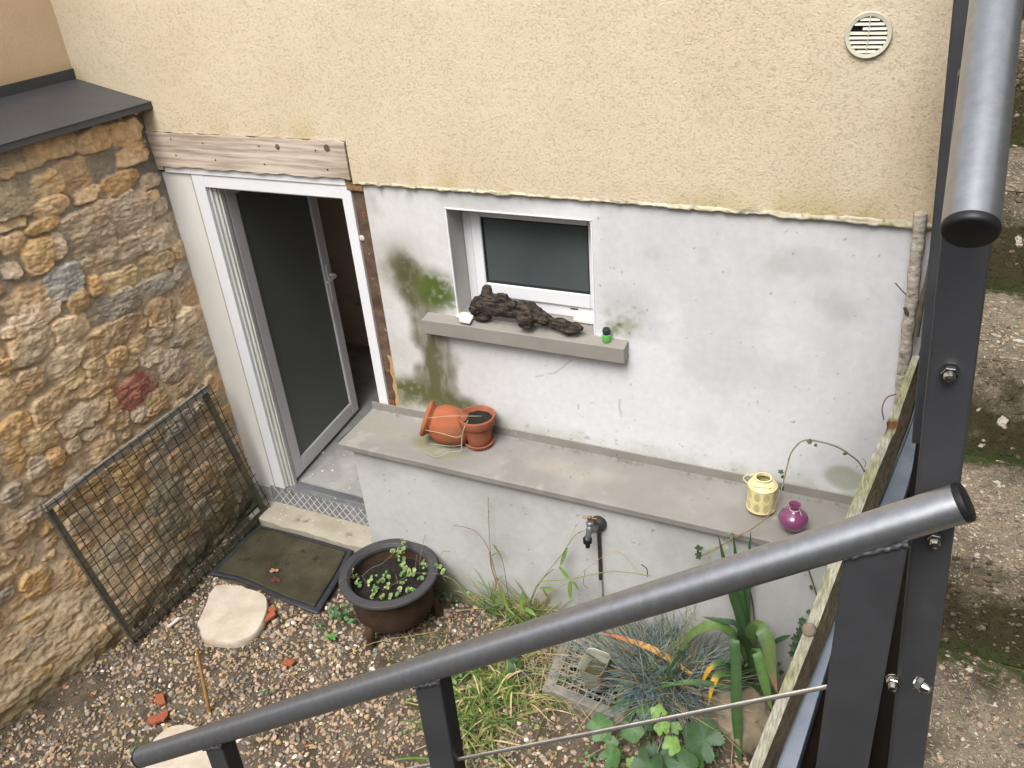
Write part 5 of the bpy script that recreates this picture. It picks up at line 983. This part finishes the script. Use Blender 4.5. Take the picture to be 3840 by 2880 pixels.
# ivy trailing over the ledge
iv_ = thing('ivy_vine', 'bare ivy stem arching over the lantern and vase with a few dark leaves', 'ivy', at(2800, 2010, -.33)); CB = 2600, 1500, .36166
b = MB(); P = crp(*CB, [(40, 1640), (170, 1570), (300, 1500), (520, 1385), (700, 1270), (830, 1130), (900, 960), (940, 830), (985, 640), (1010, 560), (1080, 460), (1170, 415), (1320, 435), (1500, 490), (1640, 580), (1720, 650), (1775, 745)], [-.37, -.365, -.355, -.345, -.33, -.31, -.27, -.24, -.20, -.19, -.17, -.16, -.15, -.14, -.12, -.11, -.11])
b.tube(crom(P, 60), [.0022+.0014*i/60 for i in range(60)], 7, c=(.24, .19, .125), wob=.4); b.tube(crom(crp(*CB, [(510, 1380), (380, 1440), (270, 1530), (130, 1600)], [-.345, -.36, -.375, -.38]), 14), .0022, 6, c=(.25, .20, .13)); b.tube(crp(*CB, [(1775, 700), (1790, 640), (1755, 605)], [-.11, -.1, -.1]), .0014, 5, c=(.2, .16, .12))
b.build('stem', M['stem'], iv_, 180, usecol=True)
for x, y, Y_, r_, c in ((1205, 440, -.17, .014, DGREEN), (1265, 466, -.17, .009, DGREEN), (1578, 556, -.14, .012, DGREEN), (905, 750, -.24, .014, DGREEN), (925, 795, -.23, .010, DGREEN), (915, 910, -.25, .013, DGREEN), (60, 1545, -.37, .022, DGREEN), (50, 1610, -.38, .024, DGREEN), (180, 1560, -.365, .011, LGREEN), (370, 1388, -.36, .008, LGREEN), (345, 1528, -.365, .009, LGREEN), (320, 1445, -.36, .008, DGREEN)):
    b = MB(); fan(b, crp(*CB, [(x, y)], [Y_])[0], r_, upn(.5), RNG.uniform(0, 6), sh_ivy, c, 20); b.build('leaf', M['leaf'], iv_, 180, usecol=True)
def stem1(): b.build('stem', M['stem'], iv2, 180, usecol=True)
iv2 = thing('ivy_vine', 'dark ivy on a reddish stem climbing the low wall behind the timber rail', 'ivy', at(3000, 2400, -.31)); CG = 2100, 2130, K
b = MB(); b.tube(crom(crp(*CG, [(2050, -10), (2090, 100), (2130, 230)], [-.32]*3), 10), .003, 6, c=(.16, .09, .055), wob=.4); stem1(); b = MB(); b.tube(crom(crp(*CG, [(1575, 190), (1600, 300), (1615, 460)], [-.31]*3), 10), .0028, 6, c=(.13, .07, .045)); stem1(); b = MB(); b.tube(crom(crp(3040, 1300, .3617, [(890, 490), (790, 530), (740, 640), (760, 760)], [-.1]*4), 12), .0022, 6, c=(.2, .11, .07)); b.build('stem', M['stem'], iv2, 180, usecol=True)
for x, y, r_ in ((2085, 155, .012), (2060, 365, .014), (2000, 460, .022), (1990, 520, .026), (1960, 580, .026), (1940, 650, .028), (1925, 715, .022), (1820, 800, .012), (1835, 870, .016), (2005, 430, .018)):
    b = MB(); fan(b, crp(*CG, [(x, y)], [-.32+RNG.normal()*.01])[0], r_, nrm((-.2+RNG.normal()*.3, -.8, .5)), RNG.uniform(0, 6), sh_ivy, DGREEN, 20); b.build('leaf', M['leaf'], iv2, 180, usecol=True)

# sword-leaved plant
sp_ = thing('sword_leaf_plant', 'tall sword-leaved plant with green blades and yellow brown-tipped lower leaves', 'plant', U(2800, 2560, 2, GZ)); BRN = (.30, .17, .09)
def sword(pts, ys, wpx, c0, c1=None, tip=None, tipat=.85, nor=(0, -.75, .55), taper=.55, fold=.22, tw=0):
    P = crp(*CG, pts, ys); dep = np.mean([(p-CAM)@_fw for p in P]); b = MB(); b.strip(P, wpx*.86*K*dep/F_PX, nor, fold, 24, c0, c1, tip, tipat, tw, taper); b.build('leaf', M['leaf'], sp_, 180, usecol=True)
G1, G2 = (.032, .068, .026), (.044, .088, .034)
sword([(1560, 880), (1500, 430), (1420, 170), (1308, -290)], [-.36, -.36, -.37, -.40], 95, G1, G2, (.2, .13, .05), .985, taper=.45)
sword([(1575, 880), (1525, 430), (1490, 150), (1430, -320)], [-.35, -.35, -.355, -.37], 85, G1, (.04, .10, .03), taper=.4)
sword([(1590, 880), (1545, 420), (1555, 110), (1585, -320)], [-.34, -.34, -.345, -.36], 85, G1, (.04, .095, .03), taper=.4)
sword([(1600, 900), (1560, 640), (1450, 575), (1462, 800), (1465, 1200), (1500, 1720)], [-.36, -.42, -.50, -.55, -.62, -.70], 100, G1, (.058, .115, .038), (.30, .28, .05), .97, nor=(0, -.85, .4), taper=.8)
sword([(1560, 760), (1470, 600), (1320, 480), (1130, 525), (1020, 650), (955, 780)], [-.38, -.41, -.44, -.47, -.49, -.50], 105, (.07, .14, .035), (.125, .185, .055), nor=(-.2, -.3, .9), taper=.45)
sword([(1585, 800), (1585, 560), (1650, 490), (1725, 620), (1755, 850), (1805, 1050)], [-.36, -.39, -.42, -.45, -.48, -.50], 135, (.058, .115, .038), (.15, .215, .075), BRN, .80, nor=(.1, -.75, .6), taper=.55)
sword([(1600, 900), (1625, 690), (1680, 880), (1760, 1200)], [-.36, -.43, -.48, -.53], 95, (.058, .115, .038), (.10, .20, .05), nor=(.1, -.8, .5), taper=.7)
sword([(1540, 900), (1430, 820), (1320, 785), (1225, 860), (1130, 1075)], [-.37, -.42, -.46, -.50, -.53], 62, G1, (.08, .16, .04), (.58, .30, .02), .60, nor=(-.2, -.5, .85))
sword([(1560, 930), (1430, 890), (1320, 885), (1265, 980), (1230, 1150)], [-.37, -.44, -.48, -.52, -.55], 75, G1, (.10, .19, .04), (.62, .34, .02), .55, nor=(-.2, -.5, .85))
sword([(1550, 620), (1460, 470), (1340, 440), (1165, 402)], [-.37, -.40, -.42, -.43], 60, G1, G1, (.35, .15, .07), .93, nor=(0, -.3, .9))
sword([(1090, 880), (800, 690), (540, 590), (310, 535)], [-.48, -.46, -.45, -.43], 62, (.42, .24, .05), (.50, .20, .03), (.42, .13, .03), .55, nor=(0, -.4, .9), taper=.35)
sword([(1000, 680), (925, 870), (862, 1092)], [-.50, -.53, -.55], 55, G1, G1, (.4, .16, .06), .93, nor=(-.2, -.8, .5))
sword([(1740, 640), (1830, 590), (1920, 555)], [-.36, -.35, -.34], 45, DGREEN, G1)
sword([(1600, 960), (1450, 990), (1150, 950), (950, 960), (700, 1020)], [-.40, -.48, -.54, -.57, -.58], 55, G1, (.08, .16, .04), nor=(0, -.4, .9)); sword([(1580, 960), (1660, 1010), (1700, 1060)], [-.4, -.45, -.48], 50, DGREEN, G1)
sword([(1560, 930), (1480, 800), (1300, 760)], [-.38, -.42, -.45], 60, DGREEN, G1, nor=(0, -.4, .9)); sword([(900, 830), (760, 830), (640, 880)], [-.5, -.52, -.53], 38, DGREEN, G1, nor=(0, -.4, .9))
b = MB(); b.lathe([(.03, -.02), (.028, .1), (.024, .25), (.018, .36)], 12, U(2800, 2560, 2, GZ)+[.0, -.03, 0], (.02, 0, 1), c=(.035, .075, .025)); b.build('stalk', M['leaf_dull'], sp_, 60, usecol=True)

# blue fescue clump
fe = U(2480, 2555, 2, GZ); fs_ = thing('fescue_clump', 'blue-grey fescue grass clump with long fine arching blades below the low wall', 'grass clump', fe); b = MB()
for k in range(1700):
    az = RNG.uniform(0, 2*math.pi); el = RNG.uniform(.25, 1.35); ln_k = RNG.uniform(.25, .55); dv = np.array([math.cos(az), math.sin(az), 0]); base = fe+np.array([RNG.normal()*.10, RNG.normal()*.06, .0])
    if dv[1] > 0: dv = dv*np.array([1, .32, 1]); el = max(el, .75)
    sag = RNG.uniform(.05, .20)*ln_k*1.4; P = [base+dv*ln_k*t*math.cos(el)+np.array([0, 0, ln_k*t*math.sin(el)-sag*t*t]) for t in (0, .35, .7, 1)]
    P = [np.array([p[0], min(p[1], -.292), max(p[2], GZ+.005)]) for p in P]
    r_ = RNG.random(); c = np.array((.16, .205, .195))*RNG.uniform(.55, 1.6) if r_ < .74 else (np.array(STRAW)*RNG.uniform(.5, 1) if r_ < .94 else np.array((.07, .12, .05)))
    b.strip(P, RNG.uniform(.0026, .0044), nrm((dv[0]*-.3, -.6, .7)), .3, 7, c*.65, c*1.15, None, .9, 0, .5)
b.build('blades', M['leaf_dull'], fs_, 180, usecol=True)
# loose weed with tiny seed pods in front of the fescue
b = MB(); wd = thing('seed_weed', 'wispy green weed with tiny seed pods standing before the fescue clump', 'weed', U(2480, 2640, 2, GZ))
for pts in ([(820, 1150), (850, 900), (920, 700), (900, 480), (830, 350)], [(900, 820), (980, 640), (1040, 450), (1050, 300)], [(920, 700), (1010, 560), (1110, 380), (1130, 260)], [(850, 950), (780, 800), (770, 700)], [(880, 1000), (960, 1060), (1000, 980)]):
    P = crom(crp(*CG, pts, np.linspace(-.56, -.48, len(pts))), 22); b.tube(P, .0013, 5, c=(.16, .22, .09))
    for i in range(4, 22):
        for _ in range(2): v = RNG.normal(size=3)*.014; b.tube([P[i], P[i]+v], .0007, 4, c=(.16, .22, .09)); b.lathe([(.0001, -.0024), (.0024, 0), (.0001, .0024)], 6, P[i]+v, v+[0, 0, .001], c=(.20, .25, .09))
b.build('stem', M['leaf_dull'], wd, 180, usecol=True)

# broad scalloped leaves in the lower right: two plants, each leaf its own part
def mallow(lab, base, leaves, grp):
    t = thing('mallow_plant', lab, 'plant', base, grp)
    for x, y, r_, c, zz_ in leaves:
        p = U(2100+x*K, 2130+y*K, 2, GZ+zz_); dep = (p-CAM)@_fw; b = MB(); nn = nrm(np.array([RNG.normal()*.25, -.55+RNG.normal()*.2, .8])); fan(b, p, r_*K*dep/F_PX*1.12, nn, RNG.uniform(0, 6.3), sh_mallow, np.asarray(c)*RNG.uniform(.85, 1.15), 72, .20, np.asarray(c)*1.2)
        b.tube(crom([base+[0, 0, .01], (base+p)/2+np.array([0, 0, .03]), p], 8), .0018, 5, c=(.11, .15, .05)); b.build('leaf', M['leaf'], t, 180, usecol=True)
DG, MG, LG = (.038, .085, .030), (.055, .125, .035), (.13, .235, .05)
mallow('broad scalloped green leaves at the bottom edge, brightest one heart shaped', U(2460, 2760, 2, GZ), [(330, 1330, 108, MG, .10), (600, 1345, 92, MG, .11), (735, 1300, 72, DG, .09), (820, 1215, 72, LG, .15), (850, 1330, 66, LG, .14), (925, 1475, 76, LG, .13), (965, 1330, 50, LG, .10), (540, 1170, 95, DG, .05), (560, 975, 100, DG, .07), (430, 1450, 55, MG, .08), (420, 1570, 92, MG, .08), (690, 1190, 62, MG, .08), (590, 1610, 45, LG, .06), (760, 1490, 60, DG, .03)], 'broad-leaved plants at the lower edge')
mallow('large dark bluish scalloped leaves beside the hanging sword leaf', U(2590, 2800, 2, GZ), [(1190, 1430, 165, DG, .12), (1010, 1630, 135, DG, .09), (740, 1640, 140, DG, .08), (1130, 1640, 95, MG, .07), (1000, 1180, 80, DG, .03), (1250, 1540, 70, DG, .05), (900, 1590, 90, DG, .05)], 'broad-leaved plants at the lower edge')

# tangle of half-dry grass under the middle of the handrail
def tuft(name, lab, px, py, n_, sx__, sy__, lens, cols, wid, sag=(.2, .6), lean=(0, 0), grp=None, cat='grass'):
    c0 = U(px, py, 2, GZ); t = thing(name, lab, cat, c0, grp); b = MB()
    for k in range(n_):
        az = RNG.uniform(0, 6.283); el = RNG.uniform(.15, 1.3); L0 = RNG.uniform(*lens); dv = np.array([math.cos(az)+lean[0], math.sin(az)+lean[1], 0]); dv = dv/max(1, np.linalg.norm(dv)); base = c0+np.array([RNG.normal()*sx__, RNG.normal()*sy__, 0]); sg = RNG.uniform(*sag)*L0
        P = [base+dv*L0*q*math.cos(el)+np.array([0, 0, L0*q*math.sin(el)-sg*q*q]) for q in (0, .4, .75, 1)]; P = [np.array([p[0], min(p[1], -.30), max(p[2], GZ+.006+.012*RNG.random())]) for p in P]
        c = np.asarray(cols[RNG.integers(len(cols))])*RNG.uniform(.7, 1.25); b.strip(P, RNG.uniform(*wid), nrm((RNG.normal()*.3, -.6, .7)), .25, 8, c*.8, c, STRAW if RNG.random() < .3 else None, .8, RNG.normal()*.8, .5)
    b.build('blades', M['leaf_dull'], t, 180, usecol=True)
    return t
tuft('grass_tuft', 'tangle of half-dry yellow and green grass right of the middle rail post', 1815, 2650, 300, .080, .13, (.12, .36), [(.10, .19, .035), (.15, .24, .05), (.30, .30, .10), (.42, .36, .17), (.07, .14, .03), (.12, .21, .045)], (.003, .010), (.4, .9))
tuft('grass_tuft', 'flattened dry grass between the middle rail post and the drain grate', 1985, 2580, 150, .09, .08, (.10, .26), [(.36, .30, .13), (.42, .34, .18), (.14, .20, .05), (.30, .21, .10)], (.002, .005), (.5, 1.0))
tuft('grass_tuft', 'green and straw grass growing at the low wall left of the tap', 1950, 2320, 170, .11, .04, (.12, .36), [(.11, .19, .04), (.18, .24, .07), (.38, .30, .13), (.08, .15, .03)], (.003, .006), (.2, .6))
tuft('grass_tuft', 'dry blades and straw in front of the fescue and drain', 2260, 2380, 120, .14, .05, (.14, .34), [(.38, .31, .16), (.30, .24, .11), (.14, .18, .10)], (.0022, .004), (.3, .8))
tuft('grass_tuft', 'thin wiry dry grass at the low wall below the tap pipe', 2200, 2260, 150, .14, .035, (.12, .34), [(.30, .25, .13), (.16, .20, .09), (.40, .32, .17)], (.0018, .0034), (.3, .8))
tuft('grass_tuft', 'sparse weeds and straw spread around the legs of the iron planter', 1620, 2420, 60, .12, .06, (.06, .18), [(.10, .16, .05), (.36, .29, .14), (.07, .12, .04)], (.002, .005), (.4, .9))
tuft('grass_tuft', 'upright green weeds with straw tips against the low wall left of the tap', 2060, 2270, 170, .13, .03, (.16, .46), [(.12, .19, .05), (.17, .24, .07), (.34, .28, .13)], (.0025, .006), (.15, .5))
tuft('grass_tuft', 'dry straw fallen across the drain grate in front of the plastic tub', 2130, 2540, 80, .07, .07, (.10, .24), [(.36, .30, .16), (.28, .22, .12), (.42, .35, .2)], (.0018, .0036), (.5, 1.0))
# tall flowering grass stems against the low wall
CT = 1700, 1800, K; tg = thing('tall_grass', 'tall thin grass stems with seed heads leaning against the low wall', 'grass', at(1930, 2330, -.36)); b = MB()
def stemg(pts, ys, r_, c): P = crom(crp(*CT, pts, ys), 26); b.tube(P, r_, 5, c=c); return P
SG = (.20, .24, .09)
P1 = stemg([(480, 1180), (380, 870), (320, 680), (295, 400), (288, 150)], [-.36, -.34, -.33, -.325, -.32], .0016, SG); P2 = stemg([(470, 1150), (375, 880), (300, 590), (200, 440), (110, 395), (5, 375)], [-.36, -.35, -.34, -.34, -.35, -.36], .0017, (.27, .17, .09)); P3 = stemg([(460, 1000), (410, 680), (335, 540)], [-.36, -.34, -.33], .0016, (.14, .20, .06))
stemg([(590, 1120), (720, 850), (900, 620), (950, 540), (1020, 450), (1100, 415)], [-.38, -.37, -.35, -.34, -.34, -.35], .0016, (.16, .23, .06)); stemg([(640, 1000), (720, 850), (960, 825), (1310, 760), (1640, 795)], [-.38, -.40, -.41, -.41, -.40], .002, (.22, .28, .06)); stemg([(490, 1060), (960, 850), (1100, 740), (1350, 595), (1560, 790)], [-.38, -.39, -.39, -.38, -.38], .0012, (.44, .28, .12)); stemg([(610, 1110), (680, 920), (740, 820), (830, 740)], [-.37, -.36, -.35, -.35], .0022, (.17, .20, .06)); stemg([(960, 540), (1000, 420), (1045, 340)], [-.34, -.335, -.33], .0009, (.35, .26, .15)); stemg([(300, 600), (320, 740), (355, 850), (345, 920)], [-.34, -.345, -.35, -.35], .0028, (.26, .12, .05))
stemg([(1560, 700), (1605, 740), (1610, 800)], [-.36, -.36, -.36], .0025, (.10, .06, .04)); stemg([(1095, 740), (1080, 860), (1120, 900)], [-.37, -.37, -.37], .0013, (.16, .09, .05)); stemg([(-60, 850), (-80, 800), (30, 850), (100, 960), (95, 1040)], [-.40, -.40, -.38, -.37, -.37], .002, (.17, .14, .07))
for P_, rng, c in ((P1, range(19, 26), (.26, .27, .11)), (P3, range(16, 26), (.16, .22, .07))):
    for i in rng:
        for _ in range(4): b.lathe([(.0001, -.003), (.0017, 0), (.0001, .004)], 6, P_[i]+RNG.normal(size=3)*.003, (RNG.normal()*.4, RNG.normal()*.4, 1), c=c)
for pts, ys, wpx, c in (([(880, 720), (930, 780), (965, 830)], [-.37]*3, 34, (.13, .23, .04)), ([(945, 560), (915, 640), (885, 720)], [-.345]*3, 34, (.15, .25, .06)), ([(975, 840), (968, 910), (975, 1000)], [-.40]*3, 40, (.13, .23, .045)), ([(580, 920), (565, 1010), (555, 1130)], [-.38]*3, 36, (.15, .25, .05)), ([(720, 895), (800, 905), (830, 920)], [-.38]*3, 30, (.10, .17, .04)), ([(990, 840), (1020, 880), (1040, 920)], [-.40]*3, 24, (.11, .19, .04)), ([(380, 850), (410, 930), (450, 1060), (530, 1140)], [-.36]*4, 34, (.16, .22, .06)), ([(740, 900), (790, 980), (805, 1040)], [-.38]*3, 24, (.12, .14, .05)), ([(600, 1060), (640, 1090), (690, 1130)], [-.39]*3, 40, (.12, .22, .05)), ([(320, 630), (345, 612), (375, 605)], [-.335]*3, 16, (.12, .22, .05)), ([(360, 830), (390, 810), (420, 790)], [-.34]*3, 14, (.12, .22, .05))):
    P = crp(*CT, pts, ys); b.strip(P, wpx*K*3.5/F_PX, (0, -.8, .5), .2, 10, c, np.asarray(c)*1.2, None, .9, .3, .5)
b.build('stems', M['leaf_dull'], tg, 180, usecol=True)
# clover and small weeds
def weed(name, lab, spots_, col, shape, r_, cnt, hz, spread=.02, grp=None, cat='weed'):
    t = thing(name, lab, cat, U(*spots_[0], 2, GZ), grp); b = MB()
    for x, y in spots_:
        c0 = U(x, y, 2, GZ+.01); c0[1] = min(c0[1], -.31)
        for k in range(cnt):
            p = c0+np.array([RNG.normal()*spread, RNG.normal()*spread, RNG.uniform(.2, 1)*hz]); p[1] = min(p[1], -.30); fan(b, p, r_*RNG.uniform(.7, 1.2), upn(.4), RNG.uniform(0, 6), shape, np.asarray(col)*RNG.uniform(.7, 1.3), 14, .2); b.tube([c0, (c0+p)/2+[0, 0, .004], p], .0008, 4, c=(.10, .15, .05))
    b.build('foliage', M['leaf'], t, 180, usecol=True)
weed('clover', 'blue-green clover leaves at the foot of the low wall right of the planter', [(1840, 2260), (1870, 2230), (1868, 2300), (1900, 2310), (1925, 2330), (1830, 2290), (1700, 2260), (1650, 2210)], (.065, .115, .06), tri, .014, 7, .06)
weed('small_weed', 'leafy green weed growing between the doormat corner and the planter', [(1275, 2310), (1262, 2322), (1292, 2316), (1315, 2335)], (.06, .14, .05), sh_oval, .015, 6, .05)
weed('small_weed', 'dark small weed left of the leafy one by the doormat corner', [(1196, 2352)], (.05, .11, .04), sh_oval, .010, 7, .03)
weed('small_weed', 'green weeds half hidden behind the handrail beside the middle post', [(1730, 2520), (1760, 2535), (1715, 2550), (1745, 2490), (1790, 2510)], (.075, .165, .04), sh_oval, .017, 9, .07)
weed('small_weed', 'dark broad leaves in the grass left of the drain', [(1925, 2475), (1945, 2495)], (.04, .09, .03), sh_mallow, .034, 3, .08)
weed('small_weed', 'tiny weed by the dark end cap of the handrail', [(528, 2800), (515, 2812)], (.05, .10, .03), sh_oval, .009, 5, .03)
weed('small_weed', 'small green sprig in the gravel right of the cane stake', [(1000, 2600)], (.08, .15, .05), sh_oval, .009, 6, .02)
weed('small_weed', 'low sprouting weeds in the gravel below the broad leaves', [(2215, 2840), (2200, 2850), (2330, 2850)], (.09, .17, .05), sh_oval, .009, 8, .03)
ro = thing('rosette_weed', 'pointed-leaf green rosette weed in the gravel below the planter', 'weed', U(1240, 2398, 2, GZ)); b = MB()
for a, l_ in ((3.3, .045), (2.6, .03), (.5, .042), (-.1, .036), (1.2, .04), (4.4, .025)):
    c0 = U(1240, 2398, 2, GZ+.01); d_ = np.array([math.cos(a), math.sin(a), 0]); b.strip([c0, c0+d_*l_*.5+[0, 0, .018], c0+d_*l_+[0, 0, .012]], .016, (0, -.3, .9), .2, 8, (.07, .17, .035), (.09, .21, .05), None, .9, 0, .4)
b.build('leaf', M['leaf'], ro, 180, usecol=True)
# creeping plant inside the iron planter
cpn = thing('creeping_plant', 'small round-leaved creeping plant sprawling over soil in the iron planter', 'plant', (pc[0], pc[1], .06)); CP = 900, 1900, K; b = MB(); bl = MB()
def pz(x, y, h): return U(CP[0]+x*K, CP[1]+y*K, 2, .065+h)
for x, y, h, c in ((930, 520, .06, 6), (945, 570, .04, 5), (990, 640, .02, 6), (1075, 635, .02, 6), (1120, 690, .015, 7), (1190, 600, .03, 6), (1215, 640, .03, 5), (1120, 590, .02, 3), (1290, 365, .09, 7), (1330, 400, .09, 6), (1345, 465, .07, 6), (1370, 515, .06, 7), (1430, 545, .06, 8), (1500, 590, .04, 6), (1400, 690, .02, 7), (1330, 700, .015, 7), (1365, 295, .13, 6), (1358, 340, .12, 6), (1540, 480, .07, 6), (1640, 495, .09, 6), (1700, 535, .09, 6), (1220, 560, .04, 4), (1360, 620, .03, 5), (1180, 745, .01, 6), (1260, 740, .01, 5), (1430, 690, .02, 5), (1350, 545, .04, 5), (1110, 720, .01, 4), (1880, 738, .02, 3)):
    for k in range(c): p = pz(x, y, h)+np.array([RNG.normal()*.010, RNG.normal()*.010, RNG.normal()*.008]); fan(bl, p, RNG.uniform(.006, .0115), upn(.4), RNG.uniform(0, 6), sh_round, np.asarray(((.085, .17, .045), (.13, .225, .07), (.22, .26, .10))[RNG.integers(3)])*RNG.uniform(.8, 1.2), 12, .2)
bl.build('foliage', M['leaf'], cpn, 180, usecol=True)
for pts in ([(1010, 580, .02), (1090, 510, .04), (1180, 470, .06), (1290, 370, .09), (1360, 300, .13)], [(1180, 690, .01), (1300, 630, .03), (1420, 560, .05), (1560, 550, .08), (1700, 570, .09), (1800, 640, .06), (1860, 740, .03), (1862, 830, -.05)], [(820, 640, .09), (850, 605, .10), (900, 590, .08), (1000, 575, .05)], [(1490, 540, .01), (1495, 420, .1), (1540, 220, .16), (1572, 125, .20)], [(1455, 510, .02), (1465, 400, .1)], [(1650, 450, .09), (1680, 375, .12), (1740, 370, .13)], [(1250, 690, .0), (1235, 590, .04)], [(1310, 640, .0), (1290, 560, .04)], [(1060, 640, .0), (1020, 590, .03)]):
    b.tube(crom([pz(*q) for q in pts], 16), .0012, 5, c=(.20, .17, .09))
b.build('stem', M['stem'], cpn, 180, usecol=True)
# straws lying on the gravel
sth = thing('straw', 'long dry straw lying across the gravel behind the handrail', 'straw', U(1480, 2420, 2, GZ)); b = MB()
for pts in ([(1315, 2450), (1420, 2405), (1640, 2368)], [(1420, 2645), (1480, 2570), (1530, 2500)], [(1145, 2570), (1090, 2530), (1055, 2490)], [(1345, 2450), (1360, 2480)], [(1545, 2600), (1600, 2540), (1660, 2480)]): b.tube(crom([U(x, y, 2, GZ+.03) for x, y in pts], 10), .0016, 5, c=STRAW)
b.build('stalk', M['stem'], sth, 180, usecol=True)
tag(bpy.data.objects['straw'], None, None)
# plaster crumbs fallen on the threshold and step (scattered debris)
b = MB()
for k in range(70):
    x = RNG.uniform(-3.2, -2.45); r_ = RNG.random(); y, z = (RNG.uniform(-.15, -.01), -.119) if r_ < .4 else ((RNG.uniform(.10, .5), .0) if r_ < .8 else (RNG.uniform(.013, .033), -.006)); s_ = RNG.uniform(.002, .007); V = variants[k % NVAR]*s_*np.array([1, .8, .5])+np.array([x, y, z+s_*.3]); b.add(V, if_)
tag(b.build('plaster_crumbs', M['shard'], None, 0), 'white plaster crumbs scattered on the doorstep and threshold', 'debris', None, 'stuff')
for x, y, s_, lab in ((1209, 1697, .020, 'largest flat round plaster piece on the concrete inside the door'), (1247, 1763, .010, 'white plaster lump on the concrete, nearest to the low wall'), (1209, 1765, .009, 'small white plaster chip on the concrete just inside the threshold')):
    p = U(x, y, 2, .002); b = MB(); b.add(variants[int(s_*1000) % NVAR]*s_*np.array([1, 1, .35])+p, if_); tag(b.build('plaster_piece', M['shard'], None, 40), lab, 'plaster piece', 'plaster pieces on the floor')
